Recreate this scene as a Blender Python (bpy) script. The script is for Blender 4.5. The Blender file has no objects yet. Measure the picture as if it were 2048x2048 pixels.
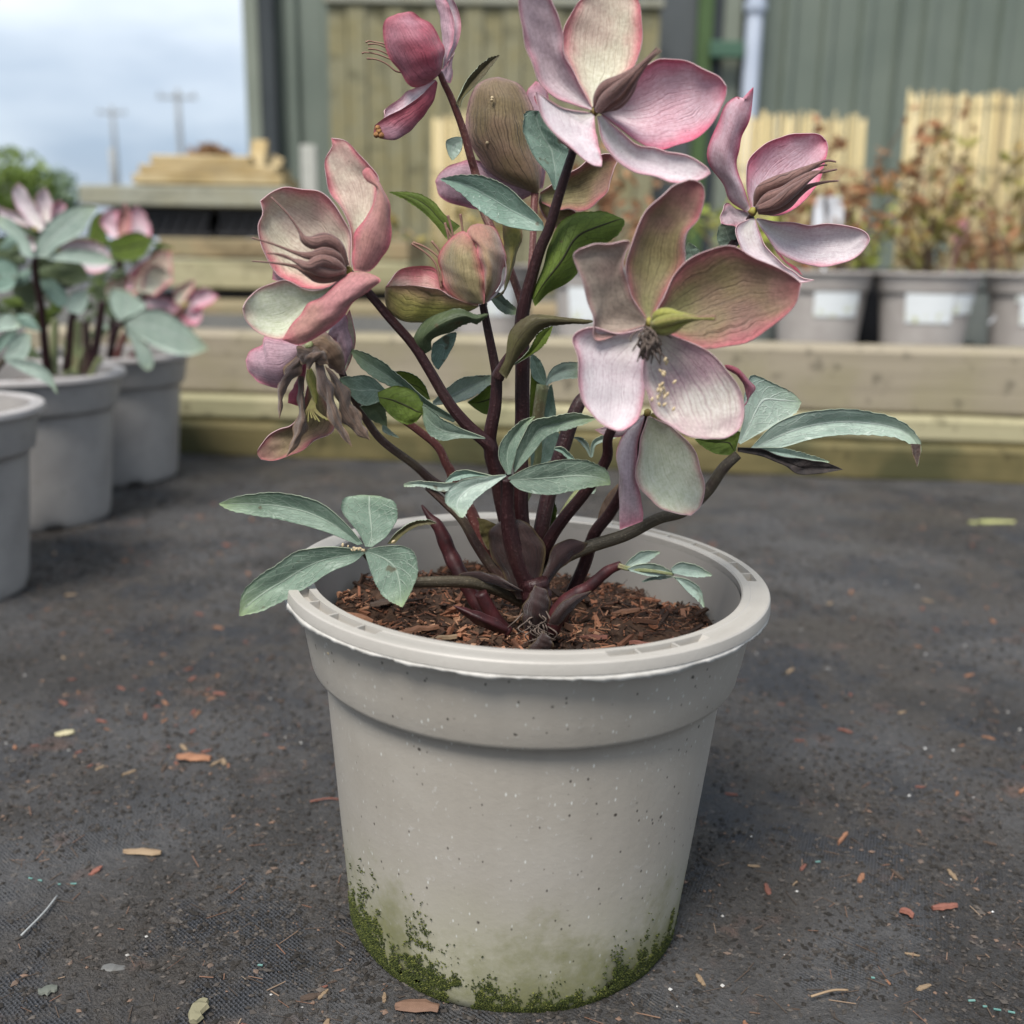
import bpy, math, random
import numpy as np
from mathutils import Vector, Matrix
random.seed(7); RNG = np.random.default_rng(7)
sc = bpy.context.scene
COL = sc.collection

# ------------------------------------------------------------------ camera
FPX = 2053.0; TH = math.radians(14.2); RHO = math.radians(0.9)
CAM = np.array([-0.007, -0.4137, 0.289])
_f = np.array([0, math.cos(TH), -math.sin(TH)]); _u0 = np.array([0, math.sin(TH), math.cos(TH)]); _r0 = np.array([1., 0, 0])
_r = _r0*math.cos(RHO) + _u0*math.sin(RHO); _u = -_r0*math.sin(RHO) + _u0*math.cos(RHO)
cd = bpy.data.cameras.new('camera'); cam = bpy.data.objects.new('camera', cd); COL.objects.link(cam)
cd.sensor_width = 36; cd.lens = 36*FPX/2048; cd.clip_start = 0.02; cd.clip_end = 2000
m = Matrix([[_r[i], _u[i], -_f[i], CAM[i]] for i in range(3)] + [[0, 0, 0, 1]]); cam.matrix_world = m
cd.dof.use_dof = True; cd.dof.focus_distance = 0.415; cd.dof.aperture_fstop = 36.09/4.9
sc.camera = cam

# ------------------------------------------------------------------ world, sun, exposure
SUN_EL = math.radians(58); SUN_AZ = math.radians(205)      # azimuth clockwise from +Y: behind the camera, a little left
w = bpy.data.worlds.new('World'); sc.world = w; w.use_nodes = True
nt = w.node_tree; nt.nodes.clear()
def wn(t, **k):
    n = nt.nodes.new(t)
    for a, v in k.items(): setattr(n, a, v)
    return n
sky = wn('ShaderNodeTexSky', sky_type='NISHITA', sun_disc=False, sun_elevation=SUN_EL, sun_rotation=SUN_AZ, dust_density=2.0)
geo = wn('ShaderNodeTexCoord'); mp = wn('ShaderNodeMapping'); mp.inputs['Scale'].default_value = (1.0, 1.0, 3.2)
mp.inputs['Location'].default_value = (0.35, 0.2, 0.1)
nz = wn('ShaderNodeTexNoise'); nz.inputs['Scale'].default_value = 2.1; nz.inputs['Detail'].default_value = 5; nz.inputs['Roughness'].default_value = .5
rp = wn('ShaderNodeValToRGB'); e = rp.color_ramp.elements
e[0].position = .38; e[0].color = (1.35, 1.7, 2.2, 1); e[1].position = .66; e[1].color = (3.5, 3.75, 4.0, 1)
mx = wn('ShaderNodeMix', data_type='RGBA'); mx.inputs[0].default_value = .9
bg = wn('ShaderNodeBackground'); bg.inputs['Strength'].default_value = 0.085; wo = wn('ShaderNodeOutputWorld')
lk = nt.links.new
lk(geo.outputs['Generated'], mp.inputs[0]); lk(mp.outputs[0], nz.inputs['Vector']); lk(nz.outputs['Fac'], rp.inputs[0])
lk(sky.outputs[0], mx.inputs[6]); lk(rp.outputs[0], mx.inputs[7]); lk(mx.outputs[2], bg.inputs[0]); lk(bg.outputs[0], wo.inputs[0])
sl = bpy.data.lights.new('sun', 'SUN'); sl.energy = 1.5; sl.angle = math.radians(22); sl.color = (1, .95, .88)
so = bpy.data.objects.new('sun', sl); COL.objects.link(so); so.location = (0, 0, 5)
sd = Vector((math.sin(SUN_AZ)*math.cos(SUN_EL), math.cos(SUN_AZ)*math.cos(SUN_EL), math.sin(SUN_EL)))
so.rotation_euler = (-sd).to_track_quat('-Z', 'Y').to_euler()
vs = sc.view_settings; vs.view_transform = 'Standard'; vs.look = 'None'; vs.exposure = 1.82; vs.gamma = 1.0
vs.use_curve_mapping = False
sc.cycles.max_bounces = 6; sc.cycles.diffuse_bounces = 3; sc.cycles.glossy_bounces = 2; sc.cycles.transmission_bounces = 4

# ------------------------------------------------------------------ measuring helpers: photo point + distance -> place
FR = dict(F=(0, 0, 2048/1932), Z1=(680, 0, 560/1932), Z2=(1020, 0, 740/1932), Z3=(460, 260, 560/1591), Z4=(760, 420, 460/1646),
          Z5=(1080, 340, 800/1932), Z6=(420, 900, 600/1932), Z7=(780, 780, 700/1932), B2=(0, 340, 460/1932))
def q(fr, s):
    x0, y0, k = FR[fr]
    return [(x0 + float(a.split(',')[0])*k, y0 + float(a.split(',')[1])*k) for a in s.split()]
def rays(p):
    p = np.asarray(p, float)
    return _f + np.outer((p[:, 0]-1024)/FPX, _r) + np.outer((1024-p[:, 1])/FPX, _u)
def at(p, Y):
    d = rays(p); t = (np.asarray(Y)-CAM[1])/d[:, 1]
    return CAM + d*t[:, None]
def at1(x, y, Y): return at([(x*2048/1932, y*2048/1932)], [Y])[0]       # full-view photo point
def gnd(x, y, z=0.):
    d = rays([(x*2048/1932, y*2048/1932)])[0]; return CAM + d*((z-CAM[2])/d[2])
def spline(P, n):
    P = np.asarray(P, float)
    if len(P) < 2: P = np.repeat(P, 2, 0)
    d = np.r_[0, np.cumsum(np.maximum(np.linalg.norm(np.diff(P[:, :3], axis=0), axis=1), 1e-9)**.6)]
    d /= d[-1]; u = np.linspace(0, 1, n); k = np.clip(np.searchsorted(d, u, 'right')-1, 0, len(P)-2)
    t = ((u-d[k])/(d[k+1]-d[k]))[:, None]
    ext = np.vstack([2*P[0]-P[1], P, 2*P[-1]-P[-2]]); de = np.r_[-(d[1]), d, 2-d[-2]]
    p0, p1, p2, p3 = ext[k], ext[k+1], ext[k+2], ext[k+3]; h = (d[k+1]-d[k])[:, None]
    m1 = (p2-p0)/(de[k+2]-de[k])[:, None]*h; m2 = (p3-p1)/(de[k+3]-de[k+1])[:, None]*h
    return (2*t**3-3*t**2+1)*p1 + (t**3-2*t**2+t)*m1 + (-2*t**3+3*t**2)*p2 + (t**3-t**2)*m2

# ------------------------------------------------------------------ object helpers
def root(name, label, cat, loc=(0, 0, 0), group=None, rz=0):
    o = bpy.data.objects.new(name, None); COL.objects.link(o); o.location = loc; o.rotation_euler = (0, 0, rz)
    o.empty_display_size = .02; tag(o, label, cat, group); return o
def tag(o, label=None, cat=None, group=None, kind=None):
    if label: o['label'] = label
    if cat: o['category'] = cat
    if group: o['group'] = group
    if kind: o['kind'] = kind
    return o
def worldloc(o):
    v = Vector((0, 0, 0))
    while o is not None: v = v + Vector(o.location); o = o.parent
    return v
def mesh(name, V, Fc, mats, parent=None, smooth=True, mi=None, uv=None, world=True, loc=None):
    """V in world coordinates; a part is stored relative to its thing"""
    V = np.asarray(V, float)
    off = np.zeros(3)
    if world and parent is not None: off = np.array(worldloc(parent))
    if loc is not None: off = np.asarray(loc, float)
    me = bpy.data.meshes.new(name); me.from_pydata((V-off).tolist(), [], Fc if isinstance(Fc, list) else Fc.tolist())
    for mt in (mats if isinstance(mats, (list, tuple)) else [mats]): me.materials.append(mt)
    if mi is not None: me.polygons.foreach_set('material_index', np.asarray(mi, np.int32))
    me.polygons.foreach_set('use_smooth', np.full(len(me.polygons), bool(smooth)))
    if uv is not None:
        ul = me.uv_layers.new(name='UVMap'); li = np.empty(len(me.loops), np.int32); me.loops.foreach_get('vertex_index', li)
        ul.data.foreach_set('uv', np.asarray(uv, float)[li].ravel())
    me.update()
    o = bpy.data.objects.new(name, me); COL.objects.link(o)
    if parent is not None: o.parent = parent
    if loc is not None: o.location = loc
    return o
def box_vf(c, s, ax=None, bev=0.0, jit=0.0):
    """box centred at c, full size s, axes ax (3x3 rows); light chamfer on the long edges"""
    s = np.asarray(s)/2.
    b = min(bev, min(s)*.6)
    if b > 0:
        prof = [(-s[1]+b, -s[2]), (s[1]-b, -s[2]), (s[1], -s[2]+b), (s[1], s[2]-b), (s[1]-b, s[2]), (-s[1]+b, s[2]), (-s[1], s[2]-b), (-s[1], -s[2]+b)]
    else: prof = [(-s[1], -s[2]), (s[1], -s[2]), (s[1], s[2]), (-s[1], s[2])]
    n = len(prof); V = np.array([(x, a, z) for x in (-s[0], s[0]) for a, z in prof])
    if jit: V = V + RNG.normal(0, jit, V.shape)
    Fc = [tuple(range(n))[::-1], tuple(range(n, 2*n))] + [(i, (i+1) % n, n+(i+1) % n, n+i) for i in range(n)]
    if ax is not None: V = V @ np.asarray(ax)
    return V + np.asarray(c), Fc
def join(parts):
    V = []; Fc = []; k = 0
    for v, f in parts: V.append(v); Fc += [tuple(i+k for i in p) for p in f]; k += len(v)
    return np.vstack(V), Fc
def rot_z(a): return np.array([[math.cos(a), math.sin(a), 0], [-math.sin(a), math.cos(a), 0], [0, 0, 1]])
def lathe(prof, n=96, a0=0, a1=2*math.pi):
    """prof list of (r,z)"""
    closed = abs(a1-a0-2*math.pi) < 1e-6
    na = n if closed else n+1
    A = np.linspace(a0, a1, n, endpoint=False) if closed else np.linspace(a0, a1, na)
    pr = np.array(prof); V = np.array([[r*math.sin(a), -r*math.cos(a), z] for a in A for r, z in pr]); k = len(pr); Fc = []
    for i in range(n):
        j = (i+1) % na
        for t in range(k-1): Fc.append((i*k+t, j*k+t, j*k+t+1, i*k+t+1))
    return V, Fc
def tube_vf(P, rad, n=9, flat=1.0, cap=True):
    P = np.asarray(P, float); rad = np.asarray(rad, float); T = np.gradient(P, axis=0); T /= np.linalg.norm(T, axis=1)[:, None]+1e-12
    a = np.array([0, -1., .25]); N = []; cur = a - T[0]*(a@T[0])
    for t in T: cur = cur - t*(cur@t); cur = cur/(np.linalg.norm(cur)+1e-12); N.append(cur)
    N = np.array(N); B = np.cross(T, N); ang = np.linspace(0, 2*np.pi, n, endpoint=False)
    V = (P[:, None] + rad[:, None, None]*(np.cos(ang)[None, :, None]*N[:, None]*flat + np.sin(ang)[None, :, None]*B[:, None])).reshape(-1, 3)
    Fc = [(i*n+j, i*n+(j+1) % n, (i+1)*n+(j+1) % n, (i+1)*n+j) for i in range(len(P)-1) for j in range(n)]
    if cap: Fc += [tuple(range(n))[::-1], tuple(range((len(P)-1)*n, len(P)*n))]
    return V, Fc

# ------------------------------------------------------------------ materials
class NT:
    def __init__(s, name):
        s.m = bpy.data.materials.new(name); s.m.use_nodes = True; s.t = s.m.node_tree; s.t.nodes.clear()
        s.out = s.t.nodes.new('ShaderNodeOutputMaterial')
    def n(s, typ, props=None, **inp):
        nd = s.t.nodes.new('ShaderNode'+typ)
        for a, v in (props or {}).items(): setattr(nd, a, v)
        for a, v in inp.items():
            key = a.replace('_', ' ') if not a.startswith('i') or not a[1:].isdigit() else int(a[1:])
            s.set(nd.inputs[key], v)
        return nd
    def set(s, sock, v):
        if hasattr(v, 'is_output'): s.t.links.new(v, sock)
        elif hasattr(v, 'outputs'): s.t.links.new(v.outputs[0], sock)
        else:
            if sock.type == 'RGBA' and len(v) == 3: v = (*v, 1)
            sock.default_value = v
    def math(s, op, a, b=0., c=0.): nd = s.n('Math', dict(operation=op), i0=a, i1=b, i2=c); return nd.outputs[0]
    def mix(s, f, a, b, blend='MIX'): nd = s.n('Mix', dict(data_type='RGBA', blend_type=blend), i0=f, i6=a, i7=b); return nd.outputs[2]
    def ramp(s, f, st):
        nd = s.n('ValToRGB', None, i0=f); el = nd.color_ramp.elements
        while len(el) > len(st): el.remove(el[-1])
        while len(el) < len(st): el.new(1)
        for x, (p, c) in zip(el, st):
            x.position = p; x.color = (c, c, c, 1) if not hasattr(c, '__len__') else (*c, 1)
        return nd.outputs[0]
    def step(s, v, a, b, lo=0., hi=1.): return s.n('MapRange', dict(interpolation_type='SMOOTHSTEP'), i0=v, i1=a, i2=b, i3=lo, i4=hi).outputs[0]
    def noise(s, vec, scale, detail=4., rough=.55, out=0): return s.n('TexNoise', None, Vector=vec, Scale=scale, Detail=detail, Roughness=rough).outputs[out]
    def coord(s, o='Object'): return s.n('TexCoord').outputs[o]
    def mapping(s, v, sc_=(1, 1, 1), loc=(0, 0, 0)): return s.n('Mapping', None, i0=v, Location=loc, Scale=sc_).outputs[0]
    def bump(s, h, st=.3, dist=.001): return s.n('Bump', None, Strength=st, Distance=dist, Height=h).outputs[0]
    def bsdf(s, col, rough=.6, normal=None, spec=.35, trans=0., tcol=None, sheen=0.):
        p = s.n('BsdfPrincipled', None, Base_Color=col, Roughness=rough); p.inputs['Specular IOR Level'].default_value = spec
        if sheen: p.inputs['Sheen Weight'].default_value = sheen; p.inputs['Sheen Roughness'].default_value = .4
        if normal is not None: s.set(p.inputs['Normal'], normal)
        o = p.outputs[0]
        if trans:
            t = s.n('BsdfTranslucent', None, Color=tcol if tcol is not None else col)
            o = s.n('MixShader', None, i0=trans, i1=o, i2=t.outputs[0]).outputs[0]
        s.t.links.new(o, s.out.inputs[0]); return s.m
def petal_mat(name, mid, edge, vein, vs=.35, blotch=None, bl=.5, epow=4., nv=7., trans=.22, pale=None):
    t = NT(name); uv = t.n('TexCoord').outputs['UV']; ob = t.coord(); sp = t.n('SeparateXYZ', None, i0=uv); v, u = sp.outputs[0], sp.outputs[1]
    rnd = t.n('ObjectInfo').outputs['Random']
    ob = t.n('VectorMath', dict(operation='ADD'), i0=ob, i1=t.n('CombineXYZ', None, i0=rnd, i1=t.math('MULTIPLY', rnd, 3.7))).outputs[0]
    a = t.math('ABSOLUTE', t.math('SUBTRACT', t.math('MULTIPLY', v, 2.), 1.))
    n1 = t.noise(ob, 80, 3); n2 = t.noise(ob, 34, 2); n3 = t.noise(ob, 800, 2, .6)
    e = t.math('MAXIMUM', t.math('POWER', a, epow), t.math('POWER', u, epow*1.7))
    e = t.step(t.math('ADD', e, t.math('MULTIPLY', t.math('SUBTRACT', n1, .5), .9)), .16, 1.1)
    c = t.mix(t.step(n2, .42, .66, 0, bl), mid, blotch or edge)
    if pale: c = t.mix(t.math('MULTIPLY', t.step(u, .0, .55, .9, 0.), t.step(a, .15, .85, 1., 0.)), c, pale)
    c = t.mix(e, c, edge)
    wv = t.math('ADD', t.math('MULTIPLY', v, nv), t.math('MULTIPLY', t.math('SUBTRACT', t.noise(ob, 48, 3), .5), 2.2))
    l1 = t.step(t.math('PINGPONG', wv, .5), .0, .075, 1., 0.)
    l2 = t.math('MULTIPLY', t.step(t.math('PINGPONG', t.math('MULTIPLY', wv, 2.7), .5), .0, .16, .8, 0.), t.step(u, .15, .5))
    ln = t.math('MULTIPLY', t.math('MAXIMUM', l1, l2), t.step(u, .25, 1., vs, vs*.25))
    c = t.mix(t.math('MINIMUM', t.math('MULTIPLY', ln, 1.5), 1.), c, vein)
    st = t.noise(t.mapping(uv, (160, 7, 1)), 1.0, 3)                     # fine fibres running from base to tip
    c = t.mix(.45, c, t.ramp(st, [(.3, .40), (.7, .72)]), 'OVERLAY')
    c = t.mix(.42, c, t.ramp(n3, [(.3, .32), (.72, .72)]), 'OVERLAY')
    sp2 = t.n('TexVoronoi', None, Vector=ob, Scale=420.); dots = t.math('MULTIPLY', t.step(sp2.outputs[0], .08, .2, 1., 0.), t.step(n1, .55, .7, 0., .45))
    c = t.mix(dots, c, tuple(x*.35 for x in vein))
    h = t.math('ADD', t.math('MULTIPLY', ln, .9), t.math('ADD', t.math('MULTIPLY', st, .5), t.math('MULTIPLY', n3, .35)))
    return t.bsdf(c, .5, t.bump(h, .55, .0007), .3, trans, sheen=.25)
def leaf_mat(name, col, col2, vein, vs=.4, tip=None, trans=.25, rough=.42, mid_dark=False, dark=None):
    t = NT(name); uv = t.n('TexCoord').outputs['UV']; ob = t.coord(); sp = t.n('SeparateXYZ', None, i0=uv); v, u = sp.outputs[0], sp.outputs[1]
    rnd = t.n('ObjectInfo').outputs['Random']
    ob = t.n('VectorMath', dict(operation='ADD'), i0=ob, i1=t.n('CombineXYZ', None, i0=rnd, i1=t.math('MULTIPLY', rnd, 3.7))).outputs[0]
    a = t.math('ABSOLUTE', t.math('SUBTRACT', t.math('MULTIPLY', v, 2.), 1.))
    n1 = t.noise(ob, 60, 4); n2 = t.noise(ob, 450, 3, .6)
    c = t.mix(t.step(n1, .35, .68), col, col2); c = t.mix(.55, c, t.mix(rnd, (.40, .40, .38), (.60, .62, .58)), 'OVERLAY')
    if tip: c = t.mix(t.math('MULTIPLY', t.math('POWER', u, 7.), .8), c, tip)
    mr = t.step(a, .015, .06, 1., 0.)
    wv = t.math('ADD', t.math('SUBTRACT', t.math('MULTIPLY', u, 7.5), t.math('MULTIPLY', a, 2.4)), t.math('MULTIPLY', t.noise(ob, 90, 2), 1.3))
    sv = t.math('MULTIPLY', t.step(t.math('PINGPONG', wv, .5), 0., .07, 1., 0.), .85)
    vo = t.n('TexVoronoi', dict(feature='DISTANCE_TO_EDGE'), Vector=t.mapping(uv, (5, 9, 1)), Scale=1.6, Randomness=1.)
    rt = t.step(vo.outputs[0], 0., .06, .6, 0.)
    ln = t.math('MINIMUM', t.math('MULTIPLY', t.math('MAXIMUM', mr, t.math('MAXIMUM', sv, rt)), vs*1.5), 1.)
    c = t.mix(ln, c, vein)
    if mid_dark: c = t.mix(t.math('MULTIPLY', t.step(a, .02, .09, 1., 0.), .85), c, (.02, .012, .01))
    c = t.mix(t.step(n2, .60, .70, 0., .5), c, tuple(x*.4 for x in col)); c = t.mix(t.step(t.noise(ob, 130, 2), .68, .74, 0., .7), c, (.10, .075, .04))
    c = t.mix(.5, c, t.ramp(n2, [(.3, .38), (.72, .62)]), 'OVERLAY')
    if dark: c = t.mix(t.step(t.math('ADD', v, t.math('MULTIPLY', n1, .3)), .62, .75), c, dark)
    h = t.math('ADD', t.math('MULTIPLY', ln, -1.2), t.math('MULTIPLY', n2, .4))
    return t.bsdf(c, rough, t.bump(h, .5, .0006), .35, trans)
def simple(name, c1, c2, scale=80, rough=.6, bump=.3, dist=.0008, map_=(1, 1, 1), spec=.3, trans=0., detail=5, island=None, speck=None):
    t = NT(name); ob = t.mapping(t.coord(), map_); n1 = t.noise(ob, scale, detail); c = t.mix(t.step(n1, .3, .7), c1, c2)
    if speck: c = t.mix(t.step(t.noise(ob, scale*6, 3), .62, .7, 0., .7), c, speck)
    if island:
        r = t.n('NewGeometry').outputs['Random Per Island']; c = t.mix(.85, c, t.ramp(r, island))
    return t.bsdf(c, rough, t.bump(n1, bump, dist), spec, trans)
def stem_mat(name, c1, c2, c3, speck, rough=.45, spec=.35):
    t = NT(name); uv = t.n('TexCoord').outputs['UV']; ob = t.coord()
    rib = t.noise(t.mapping(uv, (16, 1.6, 1)), 1., 3); mot = t.noise(ob, 55, 3); fn = t.noise(ob, 900, 2, .7)
    c = t.mix(rib, c1, c2); c = t.mix(t.step(mot, .5, .68, 0, .8), c, c3); c = t.mix(t.step(fn, .56, .68, 0, .75), c, speck)
    return t.bsdf(c, rough, t.bump(t.math('ADD', t.math('MULTIPLY', rib, 1.3), t.math('MULTIPLY', fn, .7)), .7, .0007), spec)
M = {}
# sepals, inner face / outer face
M['in_mauve'] = petal_mat('petal_inner_mauve', (.512, .397, .433), (.537, .207, .268), (.268, .159, .195), .34, (.598, .488, .525), .7, 3, pale=(.573, .500, .512))
M['in_pink'] = petal_mat('petal_inner_pink', (.647, .439, .500), (.610, .122, .207), (.415, .183, .244), .34, (.634, .305, .378), .55, 2.4, pale=(.695, .598, .634))
M['in_cream'] = petal_mat('petal_inner_cream', (.58, .53, .41), (.58, .15, .19), (.30, .22, .16), .3, (.57, .37, .34), .5, 2.6, pale=(.60, .61, .47))
M['in_green'] = petal_mat('petal_inner_green', (.60, .64, .48), (.60, .31, .31), (.36, .38, .25), .28, (.56, .52, .42), .6, 4.2, pale=(.60, .65, .46))
M['in_olive'] = petal_mat('petal_inner_olive', (.205, .165, .08), (.37, .115, .13), (.055, .035, .024), .4, (.27, .15, .13), .8, 2.4, pale=(.23, .225, .10))
M['in_taupe'] = petal_mat('petal_inner_taupe', (.339, .276, .225), (.379, .205, .195), (.113, .076, .066), .34, (.287, .195, .169), .75, 3.6, pale=(.174, .134, .108))
M['in_lav'] = petal_mat('petal_inner_lavender', (.67, .60, .63), (.60, .27, .33), (.42, .30, .35), .3, (.62, .50, .56), .65, 4.2, pale=(.69, .66, .60))
M['in_purple'] = petal_mat('petal_inner_mottled', (.60, .555, .50), (.56, .35, .39), (.27, .12, .18), .42, (.33, .15, .22), .7, 5.5, pale=(.52, .48, .40))
M['out_red'] = petal_mat('petal_outer_red', (.325, .069, .099), (.403, .101, .134), (.146, .034, .056), .4, (.426, .258, .314), .85, 3)
M['out_pink'] = petal_mat('petal_outer_pink', (.38, .20, .17), (.50, .135, .165), (.19, .09, .075), .32, (.45, .20, .21), .85, 2.4)
M['out_olive'] = petal_mat('petal_outer_olive', (.170, .127, .064), (.311, .188, .193), (.042, .026, .017), .65, (.212, .132, .094), .8, 4)
M['out_bud'] = petal_mat('petal_outer_bud', (.27, .22, .115), (.48, .155, .165), (.09, .065, .03), .4, (.38, .195, .155), .75, 2.0)
M['out_lime'] = petal_mat('petal_outer_lime', (.246, .235, .062), (.358, .224, .146), (.067, .062, .020), .5, (.235, .168, .084), .7, 3.4)
M['out_mauve'] = petal_mat('petal_outer_mauve', (.403, .263, .308), (.470, .168, .224), (.190, .101, .134), .38, (.482, .358, .414), .8, 3)
M['edge'] = simple('petal_rim', (.74, .58, .58), (.68, .44, .46), 200, .5, .1, trans=.3)
M['dead'] = petal_mat('withered_sepal', (.17, .115, .085), (.24, .155, .09), (.035, .024, .02), .8, (.075, .05, .045), .9, 4, trans=.1)
M['dead_edge'] = simple('withered_rim', (.24, .16, .10), (.14, .09, .06), 200)
# leaves
M['l_glauc'] = leaf_mat('leaf_glaucous', (.185, .255, .205), (.125, .185, .145), (.36, .43, .35), .5, (.38, .48, .22))
M['l_pale'] = leaf_mat('leaf_pale_glaucous', (.40, .50, .44), (.31, .41, .36), (.55, .61, .56), .5, (.42, .52, .30))
M['l_blue'] = leaf_mat('leaf_blue_green', (.235, .345, .295), (.155, .245, .20), (.38, .48, .42), .45)
M['l_under'] = leaf_mat('leaf_underside', (.15, .215, .035), (.105, .16, .03), (.07, .09, .02), .4, None, .42, .6, True)
M['l_dark'] = leaf_mat('leaf_dark_green', (.085, .115, .055), (.06, .085, .045), (.14, .17, .09), .3, None, .2, .5)
M['l_olive'] = leaf_mat('leaf_olive', (.13, .12, .05), (.085, .07, .038), (.06, .045, .03), .35, None, .25, .55)
M['l_edge'] = simple('leaf_rim', (.30, .36, .26), (.24, .27, .2), 200, .5, .1)
M['l_burn'] = simple('leaf_scorched', (.018, .015, .015), (.045, .035, .032), 260, .7, .9, .0015)
M['sheath'] = petal_mat('sheath', (.034, .018, .016), (.085, .06, .027), (.012, .006, .006), .5, (.04, .018, .02), .6, 7, trans=.15)
M['sheath_in'] = petal_mat('sheath_inner', (.10, .085, .028), (.13, .10, .05), (.035, .025, .01), .5, (.07, .05, .025), .6, 7, trans=.2)
M['stem'] = stem_mat('stem_maroon', (.012, .0035, .0045), (.034, .009, .0105), (.030, .012, .011), (.065, .028, .028))
M['stem_red'] = stem_mat('stem_reddish', (.14, .045, .038), (.075, .022, .022), (.11, .06, .04), (.24, .14, .12))
M['stem_brown'] = stem_mat('stem_brown', (.065, .035, .027), (.03, .016, .0135), (.06, .046, .028), (.12, .085, .068))
M['stem_green'] = stem_mat('stem_green', (.24, .27, .13), (.15, .17, .08), (.20, .15, .08), (.32, .34, .2), .5)
M['petiole'] = stem_mat('petiole', (.075, .063, .037), (.03, .021, .015), (.033, .018, .015), (.125, .105, .07))
M['crimson'] = simple('shoot_crimson', (.055, .013, .015), (.022, .008, .009), 130, .5, .6, .0008, spec=.3, speck=(.11, .045, .042))
M['rust'] = simple('withered_tip', (.38, .20, .07), (.20, .09, .035), 700, .7, .8, .001)
M['pod'] = petal_mat('pod_brown', (.185, .098, .082), (.26, .15, .13), (.055, .028, .026), .75, (.23, .135, .12), .7, 6, nv=4, trans=.1)
M['pod_green'] = petal_mat('pod_green', (.31, .31, .075), (.36, .30, .11), (.15, .14, .035), .5, (.2, .18, .06), .5, 6, nv=4, trans=.2)
M['style'] = simple('style', (.25, .15, .105), (.19, .10, .08), 300, .5, .2)
M['style_g'] = simple('style_green', (.3, .28, .1), (.22, .17, .08), 300, .5, .2)
M['knob'] = simple('receptacle', (.27, .26, .05), (.2, .13, .05), 400, .6, .3)
M['strand'] = simple('dried_stamen', (.15, .115, .095), (.075, .058, .05), 300, .8, .3)
M['seed'] = simple('seed', (.52, .42, .27), (.42, .32, .18), 500, .45, .2)

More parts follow.
